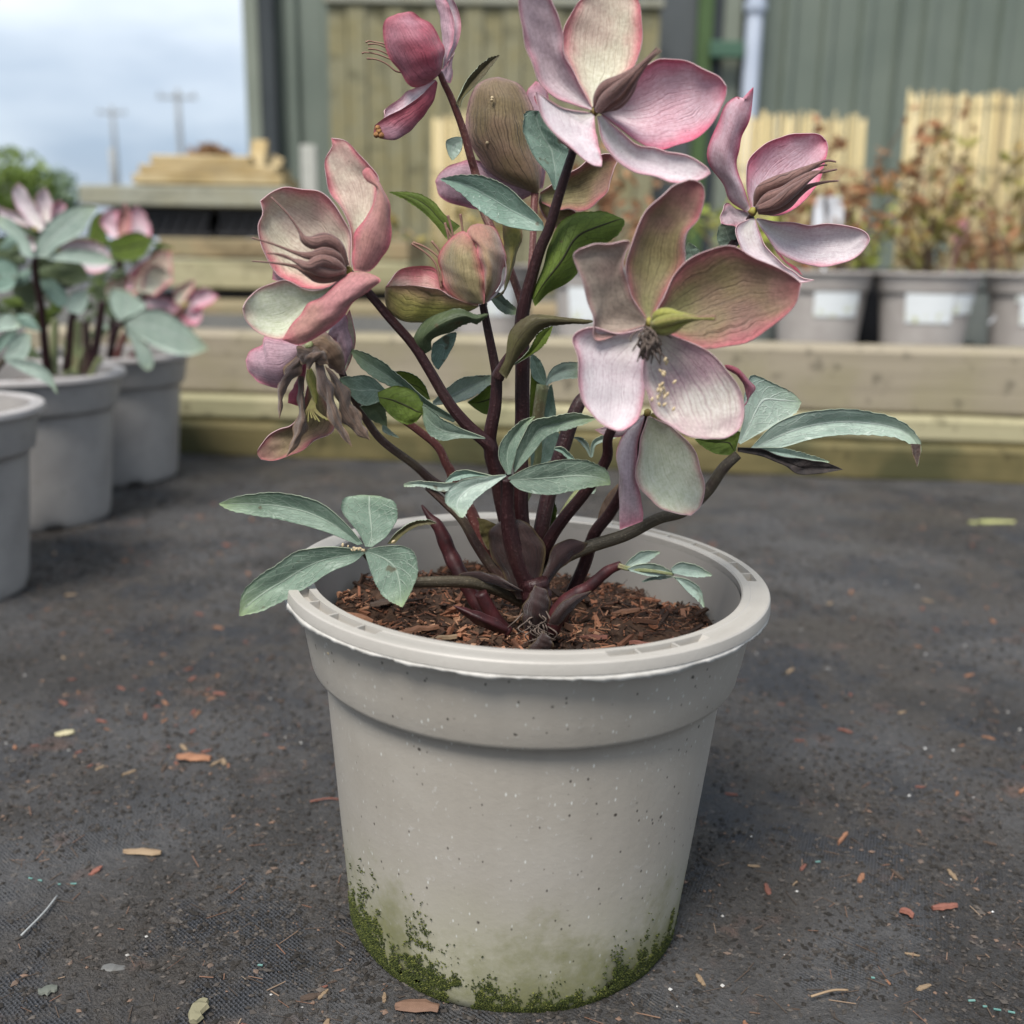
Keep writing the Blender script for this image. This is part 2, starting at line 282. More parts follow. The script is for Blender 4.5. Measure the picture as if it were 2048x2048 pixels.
# ------------------------------------------------------------------ petals, leaves, stems
SIGMA = {}
def blade(name, parent, L, R, Y, d=(0, 0), e=(0, 0), bulge=.0, face='in', mats=None, K=None, ek=0., nu=40, nv=16, ser=0., rip=.0007, crease=0., th=.00032, sag=0.):
    """thin solid sheet lofted between two edge lines (and a keel line K), base to tip; depths in cm behind Y"""
    u = np.linspace(0, 1, nu); nn = np.sin(np.pi*u**.8)
    dep = Y + .01*(d[0]+(d[1]-d[0])*u + sag*nn)
    l2 = spline(L, nu); r2 = spline(R, nu)
    pl = at(l2, dep+.01*e[0]*nn); pr = at(r2, dep+.01*e[1]*nn)
    v = np.linspace(0, 1, nv)[None, :, None]
    if K is not None:
        pk = at(spline(K, nu), dep+.01*ek*nn)
        P = pl[:, None]*(2*(v-.5)*(v-1)) + pk[:, None]*(4*v*(1-v)) + pr[:, None]*(2*v*(v-.5))
    else:
        P = pl[:, None]*(1-v) + pr[:, None]*v
        ray = rays((l2+r2)/2); ray /= np.linalg.norm(ray, axis=1)[:, None]
        P = P + ray[:, None]*(.01*bulge*nn[:, None, None]*4*v*(1-v)) + ray[:, None]*(.01*crease*nn[:, None, None]*(1-abs(2*v-1)))
    if ser:
        side = (pr-pl); side /= np.linalg.norm(side, axis=1)[:, None]+1e-9
        ph = (u*17) % 1; saw = ph*np.clip((u-.25)*3, 0, 1)*ser*(u < .985)
        P[:, 0] -= side*saw[:, None]; P[:, -1] += side*saw[:, None]
    w = np.linalg.norm(pl-pr, axis=1); ph = RNG.uniform(0, 6.28, 6)
    def normals(P):
        gu = np.gradient(P, axis=0); gv = np.gradient(P, axis=1); n = np.cross(gu, gv); return n/(np.linalg.norm(n, axis=2)[..., None]+1e-12)
    n = normals(P)
    uu = u[:, None]; vv = v[0, :, 0][None]
    rp_ = (np.sin(uu*9+ph[0]+vv*4)*.5 + np.sin(vv*11+ph[1]+uu*5)*.35 + np.sin(uu*21+ph[2])*np.abs(2*vv-1)**2*.7 + np.sin(uu*33+vv*9+ph[3])*.2)
    P = P + n*(rp_*rip*np.minimum(1, w[:, None]/.012)*np.sin(np.pi*np.clip(uu, .02, 1)*.93)**.5)[..., None]
    n = normals(P)
    bad = w < 1e-4
    if bad.any() and not bad.all():
        gi = np.where(~bad)[0]
        for i in np.where(bad)[0]: n[i] = n[gi[np.argmin(abs(gi-i))]]
    if face == 'boat':
        ref = (P[nu//2, 0]+P[nu//2, -1])/2 - P[nu//2, nv//2]; s = np.sum(n[nu//2, nv//2]*ref); flip = s < 0; aside = mats[0]; bside = mats[1]
    else:
        s = np.mean(np.sum(n*(CAM-P), axis=2)); flip = s < 0
        aside, bside = (mats[0], mats[1]) if face == 'in' else (mats[1], mats[0])
    if flip: n = -n
    A = (P + n*th/2).reshape(-1, 3); B = (P - n*th/2).reshape(-1, 3); N = nu*nv
    i, j = np.meshgrid(np.arange(nu-1), np.arange(nv-1), indexing='ij'); a = (i*nv+j).ravel()
    qa = np.stack([a, a+1, a+nv+1, a+nv], 1); 
    if not flip: qa = qa[:, ::-1]
    qa = qa[:, ::-1]; qb = qa[:, ::-1] + N
    bd = [k for k in range(nv)] + [k*nv+nv-1 for k in range(1, nu)] + [(nu-1)*nv+k for k in range(nv-2, -1, -1)] + [k*nv for k in range(nu-2, 0, -1)]
    bd = np.array(bd); nx = np.roll(bd, -1); qe = np.stack([bd, nx, nx+N, bd+N], 1)
    if flip: qe = qe[:, ::-1]
    Fc = np.vstack([qa, qb, qe]); mi = np.r_[np.zeros(len(qa)), np.ones(len(qb)), np.full(len(qe), 2)]
    uv = np.stack(np.broadcast_arrays(vv, uu), -1).reshape(-1, 2); uv = np.vstack([uv, uv])
    return mesh(name, np.vstack([A, B]), Fc, [aside, bside, mats[2]], parent, True, mi, uv)
def tube(name, parent, pts, Y, ds, rs, mat, n=10, flat=1., uv=True, lump=0.):
    """pts in source px; ds cm depth per point; rs radius in source px per point"""
    k = max(24, 6*len(pts)); P3 = np.c_[np.array(pts), np.interp(np.linspace(0, 1, len(pts)), np.linspace(0, 1, len(ds)), ds), np.interp(np.linspace(0, 1, len(pts)), np.linspace(0, 1, len(rs)), rs)]
    S = spline(P3, k); dep = Y + S[:, 2]*.01; P = at(S[:, :2], dep)
    dist = (P-CAM)@_f; rad = np.maximum(S[:, 3], .6)*dist/FPX
    if lump: rad = rad*(1+lump*np.sin(np.linspace(0, 40, k)+RNG.uniform(0, 6)))
    V, Fc = tube_vf(P, rad, n, flat)
    uvs = np.stack([np.tile(np.linspace(0, 1, n, endpoint=False), k), np.repeat(np.linspace(.05, .9, k), n)], 1)
    return mesh(name, V, Fc, mat, parent, True, None, uvs)
def knob(name, parent, p, Y, r, mat):
    c = at([p], [Y])[0]; dist = (c-CAM)@_f; r = r*dist/FPX
    V, Fc = lathe([(1e-5, -1), (.5, -.87), (.87, -.5), (1, 0), (.87, .5), (.5, .87), (1e-5, 1)], 12); V = V*r*RNG.uniform(.85, 1.1, (len(V), 1)) + c
    return mesh(name, V, Fc, mat, parent)
def PM(i, o): return (M[i], M[o], M['edge'])
def LM(i, o='l_under'): return (M[i], M[o], M['l_edge'])


# ================================================================== SETTING
def vnoise(x, y, s, seed=0):
    """smooth value noise in numpy"""
    x = np.asarray(x)*s; y = np.asarray(y)*s; xi = np.floor(x).astype(int); yi = np.floor(y).astype(int); fx = x-xi; fy = y-yi
    fx = fx*fx*(3-2*fx); fy = fy*fy*(3-2*fy)
    def h(a, b): n = np.sin(a*127.1+b*311.7+seed*74.7)*43758.5453; return n-np.floor(n)
    return (h(xi, yi)*(1-fx)+h(xi+1, yi)*fx)*(1-fy)+(h(xi, yi+1)*(1-fx)+h(xi+1, yi+1)*fx)*fy
def gz(x, y): return .0030*(vnoise(x, y, 22)-.5) + .0022*(vnoise(x, y, 70, 3)-.5) + .0012*(vnoise(x, y, 190, 5)-.5)
def dirt(x, y): return .55*vnoise(x, y, 9, 9)+.3*vnoise(x, y, 30, 11)+.15*vnoise(x, y, 110, 2)
xs = np.r_[-300, -80, -20, -6, -3, np.arange(-1.6, -.5, .05), np.arange(-.5, .5, .0045), np.arange(.5, 1.6, .05), 3, 6, 20, 80, 300]
ys = np.r_[-300, -60, -10, -2, -.6, np.arange(-.3, .35, .0045), np.arange(.35, 1.1, .012), 1.3, 1.7, 2.5, 4, 8, 20, 60, 150, 400]
X, Yg = np.meshgrid(xs, ys); Z = gz(X, Yg); nx_, ny_ = len(xs), len(ys)
ii, jj = np.meshgrid(np.arange(ny_-1), np.arange(nx_-1), indexing='ij'); a = (ii*nx_+jj).ravel()
t = NT('weed_mat_ground'); ob = t.coord(); sp = t.n('SeparateXYZ', None, i0=ob)
wx = t.math('SINE', t.math('MULTIPLY', t.math('ADD', sp.outputs[0], t.math('MULTIPLY', sp.outputs[1], .25)), 3300.)); wy = t.math('SINE', t.math('MULTIPLY', t.math('SUBTRACT', sp.outputs[1], t.math('MULTIPLY', sp.outputs[0], .25)), 2300.))
weave = t.math('ADD', t.math('MULTIPLY', wx, wy), t.math('MULTIPLY', wx, .3))
soil = t.step(t.math('ADD', t.noise(ob, 13, 4, .62), t.math('MULTIPLY', t.noise(ob, 90, 3), .25)), .50, .68)
fine = t.noise(ob, 380, 4, .75); big = t.noise(ob, 5, 4)
matc = t.mix(t.step(weave, -.6, .9), (.015, .016, .019), (.078, .082, .094))
dirtc = t.mix(fine, (.009, .008, .007), (.098, .086, .076))
c = t.mix(soil, matc, dirtc)
c = t.mix(t.step(big, .42, .62, 0, .8), c, t.mix(fine, (.028, .028, .030), (.135, .133, .134))); c = t.mix(t.step(t.noise(ob, 7, 3), .52, .66, 0, .75), c, t.mix(fine, (.012, .0115, .011), (.05, .045, .042)))
c = t.mix(t.step(t.noise(ob, 210, 2), .62, .72, 0, .7), c, (.15, .13, .113))
c = t.mix(t.step(t.noise(ob, 30, 3), .6, .74, 0, .6), c, (.14, .085, .065))
hgt = t.math('ADD', t.math('MULTIPLY', weave, t.math('MULTIPLY', t.math('SUBTRACT', 1., soil), .35)), t.math('MULTIPLY', fine, 1.6))
ground = mesh('ground', np.stack([X, Yg, Z], -1).reshape(-1, 3), np.stack([a, a+1, a+nx_+1, a+nx_], 1), t.bsdf(c, t.step(t.noise(ob, 9, 3), .35, .65, .42, .7), t.bump(hgt, 1., .0026), .5), None)
tag(ground, kind='structure')

def wood(name, c1, c2, c3, ax='X', rough=.75):
    t = NT(name); ob = t.coord(); mpv = dict(X=(1.2, 30, 30), Z=(30, 30, 1.2))[ax]
    r = t.n('ObjectInfo').outputs['Random']; ob2 = t.n('VectorMath', dict(operation='ADD'), i0=ob, i1=t.n('CombineXYZ', None, i0=t.math('MULTIPLY', r, 9.), i1=r, i2=t.math('MULTIPLY', r, 5.))).outputs[0]
    g = t.noise(t.mapping(ob2, mpv), 1.6, 6, .6); b = t.noise(ob2, 7, 4); k = t.noise(ob2, 40, 4)
    c = t.mix(g, c1, c2); c = t.mix(t.step(b, .42, .66, 0, .85), c, c3); c = t.mix(t.step(k, .57, .72, 0, .6), c, tuple(x*.4 for x in c1)); c = t.mix(t.step(t.noise(t.mapping(ob2, (4, 9, 14)), 1., 3), .54, .70, 0, .6), c, tuple(x*.5 for x in c1))
    return t.bsdf(c, rough, t.bump(g, .5, .004), .25)
W_pale = wood('timber_pale_green', (.25, .225, .13), (.42, .385, .25), (.27, .255, .15))
W_beige = wood('timber_beige', (.17, .145, .105), (.38, .33, .245), (.25, .22, .14))
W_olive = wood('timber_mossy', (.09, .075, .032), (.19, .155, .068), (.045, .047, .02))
W_grey = wood('timber_grey', (.22, .22, .17), (.34, .34, .28), (.26, .25, .18))
W_brown = wood('timber_brown', (.20, .15, .085), (.32, .25, .15), (.23, .20, .12))
W_new = wood('timber_new', (.36, .28, .15), (.50, .40, .235), (.34, .25, .115))
W_board = wood('board_olive', (.15, .145, .085), (.27, .25, .16), (.21, .185, .095), 'Z')
def plank(name, label, p0, p1, yt, yb, Y0, Y1, depth, mat, group=None, bev=.004, cat='timber'):
    """a length of timber: photo x p0..p1, photo top/bottom edges yt, yb (at the two ends), standing at Y0 (left end) and Y1 (right end)"""
    a0 = at1(p0, (yt[0]+yb[0])/2, Y0); a1 = at1(p1, (yt[1]+yb[1])/2, Y1); c = (a0+a1)/2
    h = (abs(at1(p0, yt[0], Y0)[2]-at1(p0, yb[0], Y0)[2]) + abs(at1(p1, yt[1], Y1)[2]-at1(p1, yb[1], Y1)[2]))/2
    dx = a1-a0; L = math.hypot(dx[0], dx[1]); ang = math.atan2(dx[1], dx[0])
    V, Fc = box_vf((0, depth/2, 0), (L, depth, h), None, bev)
    # slightly uneven sawn faces: add cross sections
    o = mesh(name, V, Fc, mat, None, False, loc=None); o.location = c; o.rotation_euler = (0, 0, ang)
    return tag(o, label, cat, group)
# raised bed edging, a low wall of sleepers
bed = 'sleepers edging the raised bed'
def sleeper(name, label, z0, z1, dy, depth, mat):
    z1 = z1-(.006 if z1 > .1 else 0)
    A = np.array([-.72+.0, 1.062+dy]); B = np.array([1.25, .862+dy]); c = (A+B)/2; L = np.linalg.norm(B-A); ang = math.atan2(B[1]-A[1], B[0]-A[0])
    n = 40; V = []; prof = [(0, 0), (0, 0), (0, 1), (0, 1), (1, 1), (1, 0)]
    b = .006
    for i in range(n+1):
        x = -L/2+L*i/n; wz = .0016*(vnoise(x, z0*50, 9)-.5); wy = .003*(vnoise(x, z1*70, 7, 2)-.5)
        for (y, z) in [(b, z0), (0, z0+b), (0, z1-b), (b, z1), (depth, z1), (depth, z0)]: V.append((x, y+wy, z+wz))
    Fc = [tuple(range(6)), tuple(range(n*6, n*6+6))[::-1]]
    for i in range(n):
        for k in range(6): Fc.append((i*6+k, (i+1)*6+k, (i+1)*6+(k+1) % 6, i*6+(k+1) % 6))
    o = mesh(name, V, Fc, mat, None, False); o.location = (c[0], c[1], 0); o.rotation_euler = (0, 0, ang); tag(o, label, 'sleeper', bed); return o
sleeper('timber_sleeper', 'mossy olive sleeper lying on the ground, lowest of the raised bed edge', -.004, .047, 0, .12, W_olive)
sleeper('timber_sleeper', 'narrow pale ledge timber between the lowest and the widest sleeper', .0475, .083, .022, .10, W_pale)
sleeper('timber_sleeper', 'widest beige sleeper, topmost of the raised bed edge below the labelled pots', .0835, .178, .032, .075, W_beige)
V, Fc = box_vf((.3, 2.35, .064), (6, 2.5, .128)); 
bedgravel = mesh('raised_bed_surface', V, Fc, simple('bed_gravel', (.05, .05, .05), (.12, .115, .1), 60, .9, .6, .004), None, False); tag(bedgravel, kind='structure')

# timber stack at the left
st = 'timbers stacked at the left'
plank('timber_beam', 'grey-green beam on top of the black crates at left', 150, 545, (350, 352), (388, 390), 2.6, 2.6, .5, W_grey, st)
plank('timber_beam', 'brown beam under the black crate behind the left flower', 300, 770, (452, 452), (488, 488), 2.5, 2.5, .5, W_brown, st)
plank('timber_beam', 'pale beam below the brown one behind the left flower', 285, 770, (491, 493), (545, 547), 2.42, 2.42, .5, W_pale, st)
plank('timber_beam', 'low brown rail just above the raised bed at left', 330, 1150, (577, 580), (606, 612), 2.2, 2.2, .4, W_brown, st)
plank('timber_board', 'new yellow board lying lowest on the grey-green beam', 250, 532, (328, 330), (349, 350), 2.62, 2.62, .22, W_new, st, cat='board')
plank('timber_board', 'new yellow board second from bottom on the grey-green beam', 262, 520, (311, 313), (327, 329), 2.64, 2.64, .2, W_new, st, cat='board')
plank('timber_board', 'short new yellow board topmost on the stack at left', 284, 470, (292, 294), (310, 312), 2.66, 2.66, .18, W_new, st, cat='board')
a0 = at1(505, 305, 2.75)
for k, (x0, y0, x1, y1, lb) in enumerate([(478, 345, 492, 268, 'yellow offcut leaning against the shed corner, left one'), (494, 345, 522, 300, 'shorter yellow offcut leaning against the shed corner, right one')]):
    p, r = at1(x0, y0, 2.70+.03*k), at1(x1, y1, 2.78+.03*k); d = r-p; L = np.linalg.norm(d); d /= L; sx = np.cross(d, [0, -1, 0]); sx /= np.linalg.norm(sx)
    V, Fc = box_vf((0, 0, 0), (L, .045, .02), np.array([d, sx, np.cross(d, sx)]), .003); o = mesh('timber_offcut', V, Fc, W_new, None, False); o.location = (p+r)/2
    tag(o, lb, 'offcut', st)
def crate(x0, x1, yt, yb, Y, label):
    p, r = at1(x0, yt, Y), at1(x1, yb, Y); cx = (p[0]+r[0])/2; W = r[0]-p[0]; z0, z1 = r[2], p[2]; D = .4
    bm = simple('crate_gap_black', (.012, .012, .014), (.02, .02, .023), 40, .5, .2); rt = root('crate_or_gap_box', label, 'crate', (cx, Y+D/2, z0), st)
    mesh('liner', *box_vf((cx, Y+D/2, (z0+z1)/2), (W-.02, D-.02, z1-z0-.012)), bm, rt, False)
    for zz in (z0+.006, z1-.006): mesh('rail', *box_vf((cx, Y+D/2, zz), (W, D, .012), None, .002), bm, rt, False)
    n = int(W/.035); parts = []
    for i in range(n):
        xx = cx-W/2+.02+(W-.04)*i/(n-1); L = math.hypot(.03, z1-z0-.024); an = math.atan2(z1-z0-.024, .03)
        mesh('slat', *box_vf((xx, Y+.004, (z0+z1)/2), (L, .006, .008), np.array([[math.cos(an), 0, math.sin(an)], [0, 1, 0], [-math.sin(an), 0, math.cos(an)]])), bm, rt, False)
crate(230, 400, 393, 449, 2.63, 'black lattice crate under the grey-green beam, left of two')
crate(405, 548, 393, 449, 2.63, 'black lattice crate under the grey-green beam, nearest the shed corner')
crate(300, 770, 549, 576, 2.45, 'long low black box added for the dark gap under the pale beam at left')  # added box; its black stands in for the dark gap below the beam

# green steel shed
SY = 4.6
def SX(x): return at1(x, 100, SY)[0]
shed = root('steel_shed', 'dark green ribbed steel shed filling the background', 'building', (SX(900), SY+1.5, 0))
G1 = simple('steel_green', (.115, .14, .115), (.14, .165, .135), 3, .45, .05, .001, spec=.4)
G2 = simple('steel_dark', (.028, .034, .038), (.04, .047, .05), 4, .5, .05)
G3 = simple('steel_light', (.16, .18, .145), (.19, .21, .17), 4, .5, .05)
def ribbed(name, xa, xb, z0, z1, Y, mat, pitch, depth=.035):
    """profiled cladding sheet: flats with raised trapezoid ribs"""
    xs = []; x = xa
    while x < xb:
        for f_, dd in ((0, 0), (.58, 0), (.66, depth), (.86, depth), (.94, 0)): xs.append((min(x+f_*pitch, xb), dd))
        x += pitch
    xs.append((xb, 0)); V = []
    for xx, dd in xs: V += [(xx, Y-dd, z0), (xx, Y-dd, z1), (xx, Y+.02, z1), (xx, Y+.02, z0)]
    Fc = []
    for i in range(len(xs)-1):
        for k in range(3): Fc.append((4*i+k, 4*i+k+1, 4*i+5+k, 4*i+4+k))
    return mesh(name, V, Fc, mat, shed, False)
ribbed('cladding_sheet', SX(470)+.08, SX(625), 0, 3.6, SY, G1, .16)
ribbed('cladding_sheet', SX(1432), SX(1690), 0, 3.6, SY, G1, .17)
ribbed('cladding_sheet', SX(1690)+.004, SX(2250), 0, 3.6, SY, G1, .17)
mesh('wall', *box_vf(((SX(470)+SX(2250))/2, SY+1.6, 1.8), (SX(2250)-SX(470)-.1, 3.1, 3.6)), G2, shed, False)
mesh('corner_trim', *box_vf((SX(482), SY-.03, 1.8), (SX(497)-SX(470), .10, 3.62), None, .006), G3, shed, False)
mesh('corner_post', *box_vf((SX(512), SY-.025, 1.8), (SX(526)-SX(499), .12, 3.61), None, .006), G2, shed, False)
mesh('door_panel', *box_vf((SX(1272), SY-.02, 1.7), (SX(1308)-SX(1236), .06, 3.4), None, .006), simple('door_grey', (.06, .068, .072), (.08, .088, .09), 5, .5, .05), shed, False)
mesh('door_frame', *box_vf((SX(1322), SY-.05, 1.7), (SX(1336)-SX(1310), .09, 3.5), None, .006), simple('frame_green', (.05, .085, .03), (.065, .11, .04), 5, .5, .05), shed, False)
mesh('door_jamb', *box_vf((SX(1346), SY-.03, 1.7), (SX(1357)-SX(1338), .07, 3.5), None, .006), G2, shed, False)
mesh('door_rail', *box_vf((SX(1362), SY-.11, at1(1362, 103, SY)[2]), (SX(1392)-SX(1330), .04, .07), None, .006), simple('rail_green', (.05, .10, .07), (.06, .12, .08), 5, .5, .05), shed, False)
mesh('flashing', *box_vf((SX(1375), SY-.02, 1.8), (SX(1392)-SX(1359), .05, 3.6), None, .006), G3, shed, False)
pp = [np.array([SX(1411), SY-.10, z]) for z in np.linspace(0, 3.5, 8)]
dp = mesh('downpipe', *tube_vf(pp, [(SX(1427)-SX(1396))/2]*8, 14), simple('pipe_bluegrey', (.42, .47, .56), (.48, .53, .62), 6, .4, .02), shed)
for z in (.5, 1.35, 2.4): mesh('bracket', *lathe([(.038*1.0, -.02), (.05, -.02), (.05, .02), (.038, .02)], 16), simple('bracket_grey', (.36, .41, .5), (.4, .45, .54), 6, .4), dp, False, world=False).location = (SX(1411)-shed.location.x, SY-.10-shed.location.y, z)
# fence panel of upright boards in front of the shed
FY = 4.42
fx0, fx1 = at1(622, 200, FY)[0], at1(1238, 200, FY)[0]; ztop = at1(900, 14, FY)[2]
fence = root('fence_panel', 'olive weathered fence panel of upright boards leaning on the shed', 'fence', ((fx0+fx1)/2, FY, 0))
nb = 17; bw = (fx1-fx0)/nb
for i in range(nb):
    V, Fc = box_vf((0, 0, ztop/2), (bw*.93, .018+.006*(i % 2), ztop*(1+.004*random.uniform(-1, 1))), None, .002)
    o = mesh('board', V+np.array([fx0+bw*(i+.5), FY-.008*(i % 2), 0]), Fc, W_board, fence, False)
for z in (.35, ztop*.55, ztop-.14): mesh('cross_rail', *box_vf(((fx0+fx1)/2, FY+.035, z), (fx1-fx0, .04, .07)), W_board, fence, False)
mesh('cap_rail', *box_vf(((fx0+fx1)/2, FY-.005, ztop+.02), (fx1-fx0+.02, .06, .03), None, .004), W_grey, fence, False)
# grey post by the stack
p = at1(583, 275, 3.6); V, Fc = box_vf((p[0], 3.6, p[2]/2), (.055, .055, p[2]), None, .004)
tag(mesh('timber_post', V, Fc, wood('post_grey', (.36, .36, .32), (.46, .46, .42), (.4, .4, .36), 'Z'), None, False), 'short pale grey post standing before the shed cladding', 'post')

# reed screens
def reed_screen(x0, x1, ytop, Y, label, lean=.04):
    p, r = at1(x0, ytop, Y), at1(x1, ytop+4, Y); z1 = (p[2]+r[2])/2; rt = root('reed_screen', label, 'screen', ((p[0]+r[0])/2, Y, .1), 'reed screens behind the shrubs')
    rm = simple('reed', (.50, .41, .21), (.62, .53, .31), 30, .6, .3, .002, (1, 1, .2), island=[(0, (.26, .19, .09)), (.5, (.47, .38, .19)), (1, (.62, .53, .34))])
    parts = []; n = int((r[0]-p[0])/.0062)
    for i in range(n):
        x = p[0]+(r[0]-p[0])*(i+.5)/n; h = z1+random.uniform(-.018, .012); y = Y+random.uniform(-.004, .004); b = random.uniform(-.004, .004)
        P = np.array([(x+b, y, .1), (x, y+lean*.5, (h+.1)/2), (x-b, y+lean, h)]); parts.append(tube_vf(P, [.0036, .0034, .003], 5))
    V, Fc = join(parts); tag(mesh('reeds', V, Fc, rm, rt), kind='stuff')
    for z in np.arange(.2, z1-.02, .16):
        k = (z-.1)/(z1-.1)*lean; mesh('wire', *tube_vf(np.array([(p[0], Y-.008+k, z), ((p[0]+r[0])/2, Y-.009+k, z+.003), (r[0], Y-.008+k, z)]), [.0012]*3, 5), G2, rt)
reed_screen(1396, 1648, 212, 2.5, 'lower reed screen in the middle, nearer the downpipe')
reed_screen(1722, 2000, 172, 2.45, 'taller reed screen at the right edge')
reed_screen(812, 884, 212, 2.8, 'narrow reed screen behind the olive flower')

# far poles and hedge
pw = simple('pole_wood', (.24, .25, .25), (.30, .31, .31), 5, .8, .1)
def upole(x, ytop, Y, label, r=.12, arm=.9):
    p = at1(x, ytop, Y); rt = root('utility_pole', label, 'pole', (p[0], Y, 0), 'far utility poles')
    mesh('post', *tube_vf(np.array([(p[0], Y, z) for z in np.linspace(-.2, p[2], 6)]), np.linspace(r*1.2, r*.8, 6), 10), pw, rt)
    a = mesh('crossarm', *box_vf((p[0], Y-.1, p[2]-.45), (arm*2, .12, .14)), pw, rt, False)
    for s in (-.85, 0, .85): mesh('insulator', *tube_vf(np.array([(p[0]+s*arm, Y-.1, p[2]-.38), (p[0]+s*arm, Y-.1, p[2]-.12)]), [.06, .04], 8), pw, a)
upole(334, 168, 60, 'taller far utility pole with a wide crossarm', .15, 1.1); upole(211, 200, 75, 'shorter far utility pole at left', .15, 1.0)
pst = at1(211, 280, 3.1); V, Fc = tube_vf(np.array([(pst[0], 3.1, z) for z in (.4, .5, pst[2])]), [.016, .012, .012], 8)
tag(mesh('stake', V, Fc, pw), 'short dark stake standing below the shorter pole at left', 'stake')
def leafball(name, label, cat, c, rad, n, cols, leaf=.03, stems=6, group=None, zs=1.):
    rt = root(name, label, cat, (c[0], c[1], max(0, c[2]-rad*zs*1.3)), group); V = []; Fc = []
    for i in range(n):
        d = RNG.normal(size=3); d /= np.linalg.norm(d); p = np.array(c)+d*rad*RNG.uniform(.35, 1.05)*np.array([1, 1, zs]); p = p + rad*.25*(vnoise(p[0], p[2], 3/rad)-.5)
        a = RNG.normal(size=3); a /= np.linalg.norm(a); b = np.cross(a, RNG.normal(size=3)); b /= np.linalg.norm(b); s = leaf*RNG.uniform(.6, 1.3); k = len(V)
        cc = np.cross(a, b)*s*.18
        V += [p-a*s, p-b*s*.45+cc, p+a*s, p+b*s*.45+cc]; Fc += [(k, k+1, k+2), (k, k+2, k+3)]
    mt = simple(name+'_leaf', cols[0], cols[1], 20, .5, .2, trans=.35, island=[(0, cols[0]), (.5, cols[1]), (1, cols[2])])
    mesh('crown', V, Fc, mt, rt, False)
    for i in range(stems):
        d = RNG.normal(size=3)*rad*.5; b = np.array([c[0]+d[0]*.2, c[1]+d[1]*.2, 0]); e_ = np.array(c)+d*np.array([1, 1, .6])
        mesh('stem', *tube_vf(spline(np.array([b, (b+e_)/2+d*.1, e_]), 8), np.linspace(.012, .004, 8)*max(1, rad*3), 6), pw, rt)
c0 = at1(22, 362, 3.4); leafball('garden_shrub', 'bright green shrub at the far left beyond the pink flowers', 'shrub', c0, .15, 900, [(.12, .18, .04), (.19, .27, .06), (.27, .34, .10)], .022)
c0 = at1(100, 375, 4.2); leafball('garden_shrub', 'blue-green shrub beside the end of the grey-green beam', 'shrub', c0, .13, 600, [(.14, .21, .13), (.2, .28, .18), (.25, .32, .2)], .026)
c0 = at1(390, 292, 2.78); leafball('brash_heap', 'dry brown brash lying on the yellow boards', 'brash', (c0[0], c0[1]+.02, c0[2]), .055, 260, [(.28, .16, .09), (.35, .22, .12), (.20, .13, .08)], .02, 3, zs=.45)

# ================================================================== POTS
t = NT('pot_taupe_plastic'); ob = t.coord(); sp = t.n('SeparateXYZ', None, i0=ob); z = sp.outputs[2]
streak = t.noise(t.mapping(ob, (60, 60, 5)), 1.4, 5, .6); n1 = t.noise(ob, 22, 5); n2 = t.noise(ob, 300, 4, .65)
c = t.mix(streak, (.28, .255, .218), (.345, .317, .276)); c = t.mix(t.step(n1, .4, .7, 0, .5), c, (.375, .35, .31))
low = t.step(t.math('ADD', z, t.math('MULTIPLY', t.math('SUBTRACT', n1, .5), .05)), .0, .075, 1., 0.)
c = t.mix(t.math('MULTIPLY', low, .75), c, (.37, .36, .26))
c = t.mix(t.step(n2, .63, .70, 0, .55), c, (.44, .425, .40))
v1 = t.n('TexVoronoi', None, Vector=t.mapping(ob, (1, 1, .7)), Scale=230.); sel = t.noise(ob, 95, 2)
c = t.mix(t.math('MULTIPLY', t.step(v1.outputs[0], .05, .14, 1., 0.), t.step(sel, .42, .50)), c, (.075, .065, .055))
v2 = t.n('TexVoronoi', None, Vector=t.mapping(ob, (1, 1, .45), (.3, .2, .1)), Scale=330.)
c = t.mix(t.math('MULTIPLY', t.step(v2.outputs[0], .05, .16, .8, 0.), t.step(t.noise(ob, 70, 2), .42, .55)), c, (.60, .61, .58))
v3 = t.n('TexVoronoi', None, Vector=t.mapping(ob, (1, 1, 1), (.7, .1, .4)), Scale=95.)
c = t.mix(t.math('MULTIPLY', t.step(v3.outputs[0], .03, .10, 1., 0.), t.step(sel, .40, .46)), c, (.05, .042, .035))
alg = t.step(t.math('SUBTRACT', t.math('ADD', t.noise(ob, 30, 4, .6), t.math('MULTIPLY', n2, .35)), t.math('MULTIPLY', z, 9.)), .26, .70)
c = t.mix(t.math('MULTIPLY', alg, .8), c, t.mix(n2, (.07, .08, .02), (.21, .205, .085)))
POTM = t.bsdf(c, .48, t.bump(t.math('ADD', n2, t.math('MULTIPLY', streak, .6)), .25, .0006), .4)
t = NT('pot_rim_plastic'); ob = t.coord(); n1 = t.noise(ob, 40, 5); n2 = t.noise(ob, 350, 4, .65)
c = t.mix(n1, (.315, .295, .265), (.40, .38, .348)); c = t.mix(t.step(n2, .62, .72, 0, .5), c, (.30, .28, .25))
RIMM = t.bsdf(c, .45, t.bump(n2, .25, .0006), .4)
t = NT('pot_inside'); ob = t.coord(); n1 = t.noise(ob, 30, 4)
POTIN = t.bsdf(t.mix(n1, (.235, .22, .20), (.29, .272, .25)), .5, None, .3)
GREYPOT = simple('pot_grey_plastic', (.25, .238, .228), (.31, .295, .28), 25, .5, .1, .0005, speck=(.2, .19, .17))
GREYRIM = simple('pot_grey_rim', (.33, .31, .30), (.42, .395, .385), 40, .45, .1, .0005)

